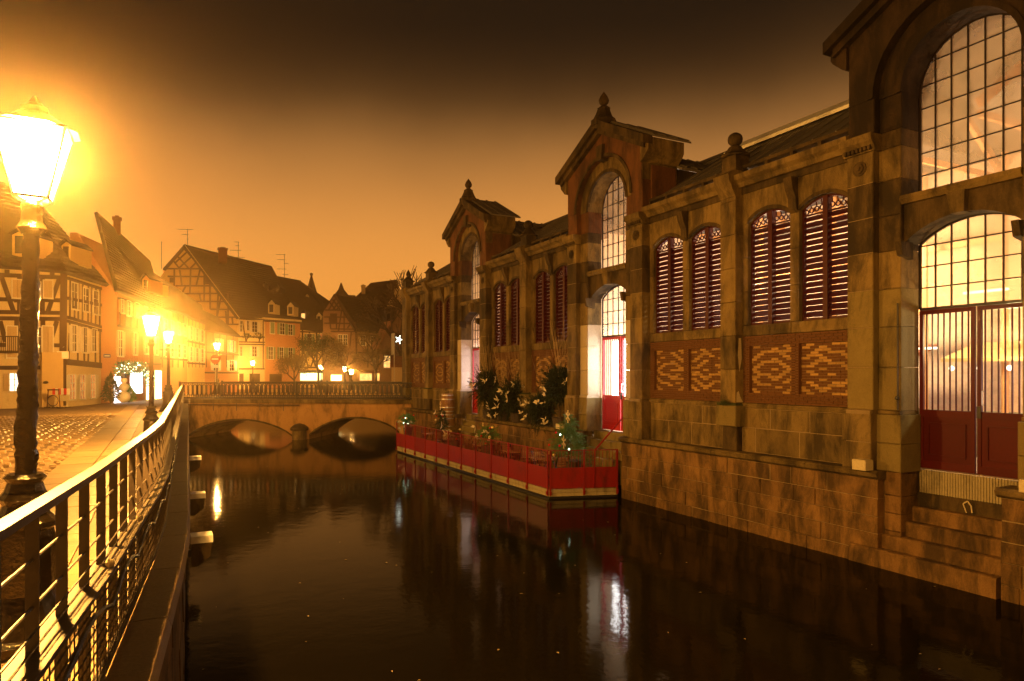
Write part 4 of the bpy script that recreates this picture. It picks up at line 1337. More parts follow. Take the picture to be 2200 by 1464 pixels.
# ---- firs and planters
def needles(b, c, r, n, zs=1.0, l=.07, cone=False, w=.012):
    """short needle sprays through the volume of a bush"""
    for _ in range(n):
        while True:
            p = Vector((R.uniform(-1, 1), R.uniform(-1, 1), R.uniform(-1, 1)))
            if p.length < 1 and p.length > R.uniform(0, .9): break
        if cone:
            h = (p.z + 1) / 2; k = (1 - h) ** .8 + .06
            p.x *= k; p.y *= k
        lump = 1 + .22 * math.sin(5 * p.x + 3 * p.z + c[1]) + .15 * math.sin(9 * p.y + 4 * p.z)
        q = Vector((c[0] + p.x * r * lump, c[1] + p.y * r * lump, c[2] + p.z * r * zs))
        d = (p.normalized() + Vector((R.uniform(-.6, .6), R.uniform(-.6, .6), R.uniform(-.3, .7)))).normalized() * l * R.uniform(.6, 1.5)
        s = d.cross(Vector((R.uniform(-1, 1), R.uniform(-1, 1), R.uniform(-1, 1)))).normalized() * w
        b.poly([q - s, q + s, q + d])
def sprigs(b, c, r, zs, ns, nn, cone=False, l=.05, w=.007):
    """fir branches: stiff needles set along sprigs that reach out of the bush"""
    for _ in range(ns):
        d = Vector((R.gauss(0, 1), R.gauss(0, 1), R.gauss(0, .8))).normalized()
        h = R.random() if cone else .5
        k = ((1 - h) ** .75 * 1.0 + .12) if cone else 1
        o0 = Vector((c[0], c[1], c[2] + ((h - .5) * 2 * r * zs if cone else 0)))
        if cone: d.z = R.uniform(-.25, .35); d.normalize()
        e = Vector((d.x * r * k, d.y * r * k, d.z * r * (zs if not cone else .5))) * R.uniform(.75, 1.25)
        p0 = o0 + e * .25
        sag = Vector((0, 0, -.06))
        for i in range(nn):
            t = R.random() ** .7; q = p0.lerp(o0 + e, t) + sag * t * t
            dn = (e.normalized() * .8 + Vector((R.gauss(0, .6), R.gauss(0, .6), R.gauss(0, .6)))).normalized() * l * R.uniform(.7, 1.3) * (1.3 - .6 * t)
            s = dn.cross(Vector((R.uniform(-1, 1), R.uniform(-1, 1), R.uniform(-1, 1)))).normalized() * w
            b.poly([q - s, q + s, q + dn])
def twigs(b, c, n, h, spread, r=.006):
    for _ in range(n):
        a = R.uniform(0, 6.28); p = Vector(c) + Vector((R.uniform(-.08, .08), R.uniform(-.12, .12), 0))
        lean = Vector((math.cos(a) * spread * R.uniform(.1, 1), math.sin(a) * spread * R.uniform(.1, 1), h * R.uniform(.7, 1)))
        m = p + lean * .5 + Vector((R.uniform(-.06, .06), R.uniform(-.08, .08), 0))
        b.tube(p, m, r, r * .7, 4); b.tube(m, p + lean, r * .7, r * .3, 4)
        if R.random() < .7:
            b.tube(m, m + Vector((R.uniform(-.2, .2), R.uniform(-.25, .25), h * .35)), r * .5, r * .3, 3)
def planter(name, lab, loc, r, h, mat, cone, nb, extra, group=None, pot=True, cat='potted fir', n=2600):
    o = thing(name, lab, cat, loc, group)
    x, y, z = loc
    ph = .34 * (r / .4) if pot else 0
    if pot: MB().lathe(x, y, [(r * .42, z), (r * .52, z + ph), (r * .56, z + ph + .03)], 12).build('pot', M['pot'], o)
    b = MB(); needles(b, (x, y, z + ph + h * .45), r * .7, n // 3, h * .52 / r, .075, cone); sprigs(b, (x, y, z + ph + h * .48), r, h * .5 / r, n // 28, 46, cone)
    b.build('foliage', mat, o)
    MB().tube((x, y, z + ph - .05), (x, y, z + ph + h * .9), .03, .01).build('stem', M['bark'], o)
    for k in range(nb):
        a = R.uniform(2.2, 5.2); q = R.uniform(.15, .8)
        rr = r * (1.0 - (q * .6 if cone else .15))
        MB().ball((x + math.cos(a) * rr, y + math.sin(a) * rr, z + ph + h * q), .055 if k % 2 else .04, 10, 7).build('bauble', M['bauble'] if k % 2 == 0 else M['gold'], o, True)
    extra(o, x, y, z + ph, r, h)
    return o
def star(o, c, s, m=M['gold']):
    b = MB()
    for k in range(6):
        a = math.pi * k / 6 * 2
        d = Vector((.25 * math.sin(a), math.sin(a) * .97, math.cos(a))) * s
        c_ = Vector(c); b.bar(c_, c_ + d, .014, .014)
        for f in (.5, .75):
            for e in (-.5, .5):
                d2 = Vector((0, math.sin(a + e), math.cos(a + e))) * s * .28
                b.bar(c_ + d * f, c_ + d * f + d2, .010, .010)
    b.build('snowflake', m, o)
def ribbons(o, x, y, z, r, h, n=6, m=M['pale']):
    b = MB()
    for _ in range(n):
        a = R.uniform(2.0, 5.0); c = Vector((x + math.cos(a) * r, y + math.sin(a) * r, z + R.uniform(.1, .85) * h))
        for k in range(5):
            d = Vector((-abs(R.gauss(0, .06)), R.gauss(0, .13), R.gauss(0, .09))); s = Vector((0, R.uniform(-.05, .05), R.uniform(.02, .06)))
            b.poly([c, c + d * .5 + s, c + d * 1.2, c + d * .5 - s])
    b.build('ribbon_leaves', m, o)
def straw(o, x, y, z, r, h, n=40):
    b = MB()
    for _ in range(n):
        a = R.uniform(1.8, 5.2); c = Vector((x + math.cos(a) * r * .5, y + math.sin(a) * r * .5, z + .15 * h)); l = R.uniform(.25, .55)
        m_ = c + Vector((math.cos(a) * l * .6, math.sin(a) * l * .6, .10)); b.tube(c, m_, .006, .004, 3); b.tube(m_, m_ + Vector((math.cos(a) * l * .4, math.sin(a) * l * .4, -.22)), .004, .002, 3)
    b.build('straw', M['twig'], o)
GT = 'decorated fir arrangements on the red terrace'
planter('potted_fir', 'large potted fir with cream snowflakes at the near end of the red terrace', (11.7, 18.85, DK), .80, 1.5, M['fir_m'], True, 5,
        lambda o, x, y, z, r, h: (star(o, (x - .25, y - .35, z + h * .98), .20), star(o, (x - .45, y - .42, z + h * .45), .20), MB().ball((x - .5, y - .3, z + h * .6), .03, 6, 4).ball((x - .3, y - .5, z + h * .3), .03, 6, 4).build('fairy_light', M['fairy'], o), straw(o, x - .15, y + .5, z - .1, r, h)), GT, n=6500)
planter('potted_fir', 'round fir arrangement with red baubles and cream leaves on the middle of the terrace railing', (10.75, 23.0, .75), .48, .90, M['fir_m'], False, 5,
        lambda o, x, y, z, r, h: (ribbons(o, x, y, z, r, h, 5), straw(o, x, y - .1, z + .1, r, h, 30), star(o, (x - .2, y, z + h * .9), .08)), GT)
planter('potted_fir', 'brownish dry arrangement with straw left of the middle one on the terrace', (10.75, 26.2, .75), .36, .80, M['leaf'], False, 4,
        lambda o, x, y, z, r, h: (straw(o, x, y - .2, z + .1, r, h, 46), ribbons(o, x, y, z, r, h, 4)), GT)
planter('potted_fir', 'dark fir with a pale star on top near the far end of the terrace', (11.9, 30.6, DK + .3), .48, 1.15, M['fir'], True, 3,
        lambda o, x, y, z, r, h: (star(o, (x - .1, y, z + h * 1.12), .2), ribbons(o, x, y, z, r * .8, h, 3)), GT)
planter('potted_fir', 'vivid green fir with fairy lights at the far corner of the red railing', (10.62, 31.9, .85), .46, .80, M['fir_b'], False, 4,
        lambda o, x, y, z, r, h: (ribbons(o, x, y, z - .15, r, h, 7, M['silver']), MB().ball((x - .2, y - .25, z + h * .6), .035, 6, 4).ball((x - .25, y - .1, z + h * .3), .03, 6, 4).ball((x - .1, y - .3, z + h * .25), .03, 6, 4).build('fairy_light', M['fairy'], o)), GT)
GB = 'dark fir bushes with cream leaves on the market hall ledge'
LZ = 1.91
for (y, r, h, lab, tw, rb, dz) in ((27.0, .72, 1.75, 'fir bush against the bright far gate, leftmost of the ledge bushes', 10, 6, .45), (25.6, .55, 1.5, 'low fir bush with the most cream leaves, second from the far gate', 14, 9, 0),
                              (24.3, .60, 1.6, 'rounded fir bush with tall dry twigs, third from the far gate', 12, 8, .2), (22.2, .58, 1.35, 'low fir bush on the ledge with a cream bow at its foot', 10, 8, -.1), (21.0, .62, 1.55, 'hanging fir bush raised against the portal of the middle gate', 14, 3, .75)):
    o = thing('fir_bush', lab, 'fir bush', (12.62, y, LZ), GB)
    b = MB(); needles(b, (12.62, y, LZ + dz + h * .5), r * .75, 2200, h * .55 / r, .12, False, .02); sprigs(b, (12.62, y, LZ + dz + h * .5), r * 1.1, h * .55 / r, 190, 40, False, .08, .011)
    b.build('foliage', M['fir_d'], o)
    ribbons(o, 12.55, y, LZ + dz, r * .9, h, rb)
    b = MB(); twigs(b, (12.65, y, LZ + dz + h * .7), tw + 6, 2.0, .6, .008); b.build('twigs', M['twig'], o)
    MB().lathe(12.65, y, [(.22, LZ), (.28, LZ + .35), (.3, LZ + .38)], 10).build('pot', M['pot'], o)
    if dz > .3: MB().tube((12.65, y, LZ + .3), (12.65, y, LZ + dz + .4), .05).build('stem', M['bark'], o)
# barrels
def barrel(loc, s, lab):
    x, y, z = loc; o = thing('barrel', lab, 'barrel', loc, 'wooden barrels stacked beside the far gate')
    prof = [(.28 * s, z), (.335 * s, z + .25 * s), (.36 * s, z + .475 * s), (.335 * s, z + .70 * s), (.28 * s, z + .95 * s)]
    for k in range(16):
        a0, a1 = 2 * math.pi * k / 16 + .012, 2 * math.pi * (k + 1) / 16 - .012
        b = MB()
        for (r0, z0), (r1, z1) in zip(prof, prof[1:]):
            b.poly([(x + r0 * math.cos(a0), y + r0 * math.sin(a0), z0), (x + r0 * math.cos(a1), y + r0 * math.sin(a1), z0), (x + r1 * math.cos(a1), y + r1 * math.sin(a1), z1), (x + r1 * math.cos(a0), y + r1 * math.sin(a0), z1)])
        b.build('stave', M['wood'], o)
    MB().lathe(x, y, [(.27 * s, z + .93 * s), (.27 * s, z + .94 * s)], 16).build('barrel_head', M['wood'], o)
    for h in (.08, .27, .68, .87):
        rr = .28 + .08 * (1 - ((h - .475) / .475) ** 2); rr = rr * s + .006
        MB().lathe(x, y, [(rr, z + h * s - .02), (rr + .003, z + h * s), (rr, z + h * s + .02)], 16).build('hoop', M['silver'], o)
MB_ = MB().cbox(12.0, 12.7, 30.6, 31.5, DK, 1.06, .02)
tag(MB_.build('stone_plinth', M['stone']), 'rough stone plinth under the stacked barrels by the far gate', 'plinth')
barrel((12.36, 31.05, 1.065), .93, 'lower of the two stacked barrels')
barrel((12.36, 31.05, 1.96), .98, 'upper of the two stacked barrels, lit by the far gate')
# red handrail of the middle steps
o = thing('stair_handrail', 'slanting bright red handrail beside the lit steps of the middle gate', 'handrail', (12.4, 17.5, .3))
MB().tube((13.1, 17.42, 2.75), (11.75, 17.42, 1.5), .025, n=8).build('bar', M['raft_red'], o)
MB().tube((13.1, 17.42, 1.95), (13.1, 17.42, 2.75), .02).build('post', M['raft_red'], o)
MB().tube((11.78, 17.42 + .1, .33), (11.75, 17.42, 1.5), .02).build('post', M['raft_red'], o)
# floating leaves
b = MB()
for _ in range(130):
    d = 6 + 30 * R.random() ** 1.3; x = 380 + R.random() * 1750
    p = gp(x, d, .004)
    if not (edge_u(min(p.y, 43)) + .2 < p.x < 12.6): continue
    if p.x > 10.2 and p.y > 17.3: continue
    a = R.uniform(0, 6.28); s = R.uniform(.012, .034)
    b.poly([(p.x + math.cos(a + k) * s * f, p.y + math.sin(a + k) * s * f, .006 + (.008 if i % 2 else 0)) for i, (k, f) in enumerate(((0, 1.3), (1.2, .6), (3.1, 1), (4.8, .6)))])
o = b.build('floating_leaves', M['fleaf']); tag(o, 'fallen leaves drifting on the dark canal', 'leaves', kind='stuff')
# ================================================================ houses
def window(W, par, x0, y0, x1, y1, glass, sh=None, closed=False, arch=False, frame=M['sh_wht']):
    """a window measured in the photo and built on the wall W"""
    a0, _ = W.hit(x0, HY); a1, _ = W.hit(x1, HY)
    am = (a0 + a1) / 2; xm = (x0 + x1) / 2
    _, zt = W.hit(xm, y0); _, zb = W.hit(xm, y1)
    lo, hi = min(a0, a1), max(a0, a1)
    def bx(b, sa, sb, za, zb_, o0, o1): b.prism([W.P(sa, za, o1), W.P(sb, za, o1), W.P(sb, zb_, o1), W.P(sa, zb_, o1)], -W.n * (o1 - o0)); return b
    f = .05
    b = MB()
    bx(b, lo - f, lo, zb - f, zt + f, 0, .07); bx(b, hi, hi + f, zb - f, zt + f, 0, .07); bx(b, lo, hi, zt, zt + f, 0, .07); bx(b, lo - f, hi + f, zb - f * 1.5, zb, 0, .12)
    if not closed:
        m = (lo + hi) / 2
        bx(b, m - .02, m + .02, zb, zt, 0, .04)
        for k in (1, 2): zz = zb + (zt - zb) * k / 3; bx(b, lo, hi, zz - .015, zz + .015, 0, .035)
    o = b.build('window', frame, par)
    if closed:
        m = (lo + hi) / 2
        for sa, sb in ((lo, m - .01), (m + .01, hi)): bx(MB(), sa, sb, zb, zt, .0, .06).build('shutter', sh or M['sh_tan'], o)
    else:
        bx(MB(), lo, hi, zb, zt, -.01, .012).build('pane', glass, o)
        if sh:
            w = (hi - lo) * .5
            for sa, sb in ((lo - f - w, lo - f - .01), (hi + f + .01, hi + f + w)): bx(MB(), sa, sb, zb, zt, .02, .07).build('shutter', sh, o)
    return o

def beams(W, par, segs, w=.16, out=.03, m=M['timber']):
    for (x0, y0, x1, y1) in segs:
        a0, z0 = W.hit(x0, y0); a1, z1 = W.hit(x1, y1)
        p, q = W.P(a0, z0, out / 2 + .005), W.P(a1, z1, out / 2 + .005)
        d = (q - p).normalized(); side_ = W.n.cross(d).normalized() * w / 2
        MB().prism([p - side_ + W.n * out / 2, p + side_ + W.n * out / 2, q + side_ + W.n * out / 2, q - side_ + W.n * out / 2], -W.n * out).build('timber_beam', m, par)

def body(W, par, pts, depth, m, name='wall', vec=None):
    """wall outline in photo pixels (or ('z', x, z)) swept back"""
    P3 = []
    for p in pts:
        if p[0] == 'z': a, _ = W.hit(p[1], HY); P3.append(W.P(a, p[2]))
        else: P3.append(W.px(*p))
    return MB().prism(P3, (vec if vec is not None else -W.n) * depth).build(name, m, par)

def slope(par, pts, th=.18, m=M['roof'], name='roof', tiles=True):
    """roof plane through four corners a,b (eave) c,d (ridge, above b and a), with tile courses laid on it"""
    a, b, c, d = [Vector(p) for p in pts]
    n = (b - a).cross(d - a).normalized()
    if n.z < 0: n = -n
    o = MB().prism([a, b, c, d], -n * th).build(name, m, par)
    if tiles:
        t = MB(); L = ((d - a).length + (c - b).length) / 2; rows = max(6, min(26, int(L / .32)))
        for k in range(rows):
            f0, f1 = k / rows, (k + 1.08) / rows
            f1 = min(1, f1)
            p0, p1 = a.lerp(d, f0), b.lerp(c, f0); q0, q1 = a.lerp(d, f1), b.lerp(c, f1)
            t.prism([p0 + n * .045, p1 + n * .045, q1 + n * .012, q0 + n * .012], -n * .04)
        t.build('tile_courses', m, o)['kind'] = 'stuff'
    return o

def dormer(par, x0, y0, x1, y1, d, glass, lit=False, m=M['pl_yel'], rise=8):
    """small gabled dormer whose face is seen at the pixels x0..x1, y0..y1"""
    A, B = pt(x0, HY, d), pt(x1, HY, d)
    W = Wall((A.x, A.y), (B.x, B.y))
    o = body(W, par, [(x0, y1), (x1, y1), (x1, y0 + rise), ((x0 + x1) / 2, y0), (x0, y0 + rise)], 1.8, m, 'dormer')
    a0, _ = W.hit(x0, HY); a1, _ = W.hit(x1, HY); am = (a0 + a1) / 2
    _, zt = W.hit((x0 + x1) / 2, y0 - 1); _, ze = W.hit(x0, y0 + rise + 1)
    for s in (a0 - .12, a1 + .12):
        MB().prism([W.P(am, zt + .05, .12), W.P(s, ze, .12), W.P(s, ze + .1, .12), W.P(am, zt + .16, .12)], -W.n * 1.9).build('dormer_roof', M['roof'], o)
    dx = (x1 - x0) * .2
    a, z0 = W.hit(x0 + dx, y1 - 3); e, z1 = W.hit(x1 - dx, y0 + rise + 2)
    MB().prism([W.P(a, z0, .03), W.P(e, z0, .03), W.P(e, z1, .03), W.P(a, z1, .03)], -W.n * .03).build('dormer_window', glass, o)
    return o
def hb(x, y, d): p = pt(x, y, d); return p
def gw(xa, da, xb, db):
    A, B = pt(xa, HY, da), pt(xb, HY, db); return Wall((A.x, A.y), (B.x, B.y))
def antenna(x, ytop, ybot, d, lab, arms):
    o = thing('roof_antenna', lab, 'antenna', pt(x, ybot, d), 'television antennas on the roofs')
    MB().tube(pt(x, ybot, d), pt(x, ytop, d), .03, n=5).build('mast', M['iron'], o)
    for (dy, l, r) in arms: MB().tube(pt(x - l, ytop + dy, d), pt(x + r, ytop + dy + .5, d), .022, n=4).build('arm', M['iron'], o)
def chimney(par, x0, x1, y0, y1, d, m=M['roof_o']):
    c = pt((x0 + x1) / 2, y1, d); w = (x1 - x0) * d / F / 2; top = pt(x0, y0, d).z
    MB().box(c.x - w, c.x + w, c.y - w, c.y + w, c.z, top - .15).box(c.x - w - .08, c.x + w + .08, c.y - w - .08, c.y + w + .08, top - .3, top - .12).box(c.x - w * .6, c.x + w * .6, c.y - w * .6, c.y + w * .6, top - .12, top).build('chimney', m, par)
def house(lab, A, name='half_timbered_house', cat='house'):
    return thing(name, lab, cat, (A.x, A.y, STREET), 'old town houses round the canal')
gd = M['glass_dark']
# --- H1: big half-timbered corner house on the left
W = gw(-260, 30.5, 141, 35); h = house('large half-timbered corner house with white infill behind the near street lamp', W.A)
Ws = gw(141, 35, 217, 39.2)
body(W, h, [('z', -260, 2.0), ('z', 141, 2.0), (141, 584), (-260, 545)], 5.5, M['pl_cream'])
body(Ws, h, [('z', 141, 2.0), ('z', 217, 2.0), (217, 613), (141, 588)], 5.5, M['pl_cream'])
beams(W, h, [(-200, 560, 141, 583), (-200, 583, 141, 597), (-200, 640, 141, 646), (-200, 668, 141, 673), (-200, 682, 141, 686), (42, 597, 42, 673), (91, 597, 91, 673), (60, 597, 60, 673), (3, 595, 30, 672), (128, 597, 102, 672), (112, 597, 112, 584), (78, 597, 78, 584), (15, 594, 15, 580),
             (60, 646, 30, 646), (36, 686, 36, 770), (92, 686, 92, 770), (0, 690, 12, 735), (122, 690, 108, 735), (-100, 740, 30, 742), (105, 742, 141, 743), (-200, 792, 92, 790), (62, 690, 62, 765)], .2, .05)
beams(W, h, [(137, 584, 134, 872)], .3, .08)
beams(Ws, h, [(144, 598, 217, 621), (144, 641, 217, 656), (143, 682, 217, 703), (143, 690, 217, 711), (142, 781, 217, 789), (142, 775, 217, 783)], .16, .05)
for x in (150, 160, 168, 177, 189, 196, 205, 214):
    beams(Ws, h, [(x, 600 + (x - 150) * .35, x - 1, 681 + (x - 150) * .3)], .12, .04)
for x in (148, 165, 179, 190, 203, 213):
    beams(Ws, h, [(x + 1, 690 + (x - 150) * .3, x - 2 + (x % 2) * 3, 778 + (x - 150) * .1)], .12, .04)
window(W, h, 27, 602, 46, 640, gd, M['sh_tan'], True); window(W, h, 94, 604, 112, 640, gd, M['sh_tan'], True); window(W, h, 78, 607, 86, 640, M['win_white'])
window(W, h, 15, 702, 36, 768, gd, M['sh_tan'], True); window(W, h, 92, 702, 113, 758, gd, M['sh_tan'], True); window(W, h, 74, 704, 88, 762, gd); window(W, h, -60, 700, -30, 765, gd, M['sh_tan'])
window(W, h, 21, 803, 42, 840, M['win_white'], M['sh_tan']); window(W, h, 75, 803, 90, 840, gd, M['sh_tan'], True)
window(W, h, -80, 803, -50, 842, gd, M['sh_tan'])
for (x0, y0, x1, y1) in ((152, 609, 165, 664), (177, 620, 189, 669), (199, 626, 210, 675)): window(Ws, h, x0, y0, x1, y1, gd)
for (x0, y0, x1, y1) in ((153, 700, 163, 755), (177, 705, 186, 757)): window(Ws, h, x0, y0, x1, y1, gd, M['sh_wht'])
window(Ws, h, 196, 708, 206, 755, gd)
for (x0, y0, x1, y1) in ((148, 806, 160, 858), (170, 806, 181, 857), (193, 806, 203, 855)): window(Ws, h, x0, y0, x1, y1, M['win_orange'], M['sh_wht'])
Wp = gw(90, 33.9, 136, 34.5)
body(Wp, h, [('z', 90, 2.2), ('z', 136, 2.2), (136, 757), (90, 757)], .5, M['pl_yel'], 'porch_wall')
p = Wp.px(98, 822, .02); MB().ball(p, .12, 10, 6, .6).build('oval_sign', M['iron'], h)
pr = [gp(-270, 29.8, 0), gp(150, 34.3, 0), gp(232, 39.6, 0)]
ez = 9.0
e0, e1, e2 = pt(-270, 548, 30), pt(142, 584, 34.4), pt(234, 613, 39.6)
r0, r1 = pt(-200, 250, 33), pt(62, 405, 38)
r1 = Vector((r1.x, r1.y, 14.2)); r0 = Vector((r0.x, r0.y, 14.2))
slope(h, (e0, e1, r1, r0)); slope(h, (e1, e2, r1 + Vector((-.05, .3, 0)), r1))
dormer(h, 26, 497, 60, 548, 33.2, gd, m=M['pl_yel'])
dormer(h, 132, 520, 152, 566, 36.2, gd, m=M['pl_yel'])
# balcony
b = MB()
for k in range(14): q = Wp.px(-20 + k * 4.2, 758, .6); b.box(q.x - .015, q.x + .015, q.y - .015, q.y + .015, q.z - 0, q.z + .75)
p, q = W.px(-25, 757, .5), W.px(38, 757, .5); b.bar(p, q, .1, .12); b.bar(p + Vector((0, 0, .75)), q + Vector((0, 0, .75)), .05, .05)
b.build('balcony', M['timber'], h)
# hanging shop sign
o = thing('hanging_sign', 'small pale hanging sign at the corner of the half-timbered house', 'sign', W.px(133, 760, .4))
p = W.px(132, 765, .5); MB().box(p.x - .25, p.x + .25, p.y - .03, p.y + .03, p.z - .15, p.z + .22).build('board', M['white'], o)
MB().bar(W.px(138, 745, 0), W.px(131, 748, .6), .03, .03).build('arm', M['iron'], o)

# --- H2: salmon house with a blank gable and the Christmas shop
W = gw(207, 39.4, 251, 40.2); h = house('tall salmon house with a blank side wall and the bright Christmas shop below', W.A, 'town_house')
Wf = gw(251, 40.2, 345, 48)
body(W, h, [('z', 150, 2.0), ('z', 251, 2.0), (251, 640), (232, 600), (165, 500), (150, 500)], 5.0, M['pl_salm'], vec=Wf.d)
body(Wf, h, [('z', 251, 2.0), ('z', 345, 2.0), (345, 655), (251, 628)], 5.5, M['pl_red'])
e0, e1 = pt(253, 624, 39.8), pt(352, 662, 48.2)
ra_, rb_ = pt(208, 455, 43.0), pt(322, 560, 57)
slope(h, (e0, e1, rb_, ra_))
e2 = e0 + Vector((-.1, -.2, .1))
beams(Wf, h, [(252, 640, 345, 668), (252, 700, 345, 720), (252, 780, 345, 783)], .14, .04)
for x in (257, 268, 281, 295, 312, 330): beams(Wf, h, [(x, 642 + (x - 257) * .25, x, 700 + (x - 257) * .2)], .12, .04)
for (x0, y0, x1, y1) in ((258, 645, 264, 672), (272, 648, 279, 678), (290, 652, 297, 682), (308, 660, 315, 688), (326, 664, 333, 690)): window(Wf, h, x0, y0, x1, y1, gd, M['sh_tan'])
for (x0, y0, x1, y1) in ((251, 712, 262, 765), (284, 716, 292, 762), (308, 722, 316, 760), (330, 724, 337, 762)): window(Wf, h, x0 + 2, y0, x1, y1, gd, M['sh_tan'])
def shopwin(x0, y0, x1, y1, m, nm='shop_window', par=None):
    a0, z1 = Wf.hit(x0, y0); a1, z0 = Wf.hit(x1, y1); lo, hi = min(a0, a1), max(a0, a1)
    o = MB().prism([Wf.P(lo, z0, .03), Wf.P(hi, z0, .03), Wf.P(hi, z1, .03), Wf.P(lo, z1, .03)], -Wf.n * .06).build(nm, M['sh_wht'], par or h)
    MB().prism([Wf.P(lo + .05, z0 + .05, .05), Wf.P(hi - .05, z0 + .05, .05), Wf.P(hi - .05, z1 - .05, .05), Wf.P(lo + .05, z1 - .05, .05)], -Wf.n * .015).build('pane', m, o)
shopwin(243, 808, 262, 866, M['shop_white']); shopwin(278, 800, 305, 846, M['shop_white']); shopwin(313, 795, 328, 864, M['shop_yel'], 'shop_door'); shopwin(331, 795, 346, 864, M['shop_yel'], 'shop_door')
chimney(h, 245, 258, 464, 505, 47)
dormer(h, 306, 592, 320, 628, 46, gd, m=M['pl_salm']); dormer(h, 322, 600, 334, 632, 48, gd, m=M['pl_yel'])
# street name plate and garland, trees at the shop
o = thing('street_name_sign', 'small blue street name plate on the salmon side wall', 'sign', W.px(230, 765, .03))
p, q = W.px(222, 765, .03), W.px(237, 765, .03)
MB().bar(p, q, .03, .2).build('plate', M['signblue'], o); MB().bar(p.lerp(q, .12) + W.n * .02, p.lerp(q, .85) + W.n * .02, .02, .05).build('lettering', M['white'], o)
o = thing('christmas_garland', 'green fir garland with coloured lights over the bright shopfront', 'garland', Wf.px(280, 795, .3))
b = MB(); bl = MB()
for k in range(26):
    x = 243 + k * 2.7; c = Wf.px(x, 792 + 5 * math.sin(k * 1.3) + (k > 20) * (k - 20) * 5, .35)
    needles(b, c, .42, 70, .7, .16, False, .03)
    for _ in range(3): bl.ball((c.x + R.uniform(-.3, .3), c.y - .2, c.z + R.uniform(-.4, .3)), .035, 5, 3)
b.build('fir_branches', M['fir_b'], o); bl.build('fairy_lights', M['fairy'], o)['kind'] = 'stuff'
for (x, y0, d, r, lab, m) in ((238, 806, 38.6, .55, 'dark cone-shaped Christmas tree left of the shop window', 'fir'), (277, 832, 39.5, .45, 'bright green small Christmas tree between the shop windows', 'fir_b')):
    g0 = gp(x, d, STREET); hgt = pt(x, y0, d).z - STREET
    o = thing('christmas_tree', lab, 'Christmas tree', g0, 'Christmas trees at the lit shop')
    b = MB(); needles(b, (g0.x, g0.y, STREET + hgt / 2 + .1), r, 1500, hgt / 2 / r, .12, True, .03); b.build('foliage', M[m], o)
    MB().tube((g0.x, g0.y, STREET), (g0.x, g0.y, STREET + hgt * .8), .05, .02).build('trunk', M['bark'], o)
o = thing('snowman_figure', 'pale blue and white snowman figure standing in front of the shop', 'figure', gp(266, 38.9, STREET))
g0 = o.location
MB().ball((g0.x, g0.y, STREET + .35), .34, 12, 8).ball((g0.x, g0.y, STREET + .9), .26, 12, 8).build('body', M['white'], o, True)
MB().ball((g0.x, g0.y, STREET + 1.3), .18, 12, 8).build('head', M['white'], o, True)
MB().lathe(g0.x, g0.y, [(.24, STREET + 1.42), (.24, STREET + 1.45), (.15, STREET + 1.45), (.14, STREET + 1.7)], 10).build('hat', M['signblue'], o)
# --- H3..H5 along the left bank
def row_house(lab, xa, da, xb, db, ye0, ye1, wallm, ridge, rows, shm, lit=(), beamy=True, depth=6, roofm=None):
    W = gw(xa, da, xb, db); h = house(lab, W.A)
    body(W, h, [('z', xa, 2.0), ('z', xb, 2.0), (xb, ye1), (xa, ye0)], depth, wallm)
    (x0, y0, d0), (x1, y1, d1) = ridge
    slope(h, (pt(xa - 1, ye0 + 1, da - .5), pt(xb + 5, ye1 + 2, db - .4), pt(x1, y1, d1), pt(x0, y0, d0)), m=roofm or M['roof'])
    n = 0
    for (ya, yb, xs, w) in rows:
        for x in xs:
            f = (x - xa) / (xb - xa); s = 1 - .12 * f
            y0_, y1_ = HY + (ya - HY) * s, HY + (yb - HY) * s
            window(W, h, x, y0_, x + w, y1_, M['win_warm'] if n in lit else gd, shm); n += 1
        if beamy: beams(W, h, [(xa, yb + 5, xb, HY + (yb + 5 - HY) * .88)], .14, .04)
    if beamy:
        k = xa + 3
        while k < xb:
            beams(W, h, [(k, ye0 + (ye1 - ye0) * (k - xa) / (xb - xa), k, 790)], .12, .035); k += (xb - xa) / 5
    return W, h
row_house('red plastered house right of the Christmas shop behind two lamps', 345, 48.2, 402, 56, 657, 676, M['pl_salm'], ((262, 540, 53), (392, 628, 62)), [(685, 712, (352, 366, 380, 392), 6), (735, 765, (352, 366, 380, 392), 6)], M['sh_tan'])
row_house('yellow half-timbered house in the row by the left end of the bridge', 402, 56.2, 440, 62, 678, 694, M['pl_yel'], ((350, 600, 60), (432, 655, 68)), [(700, 728, (407, 420, 431), 5), (745, 775, (407, 420, 431), 5)], M['sh_wht'])
W5, h5 = row_house('low orange half-timbered house with lit windows beside the no-entry sign', 440, 62.2, 512, 71, 708, 721, M['pl_salm'], ((405, 652, 66), (470, 683, 76)), [(725, 752, (466, 492), 9), (772, 796, (458, 492), 10)], M['sh_wht'], lit=(0, 1), depth=5)
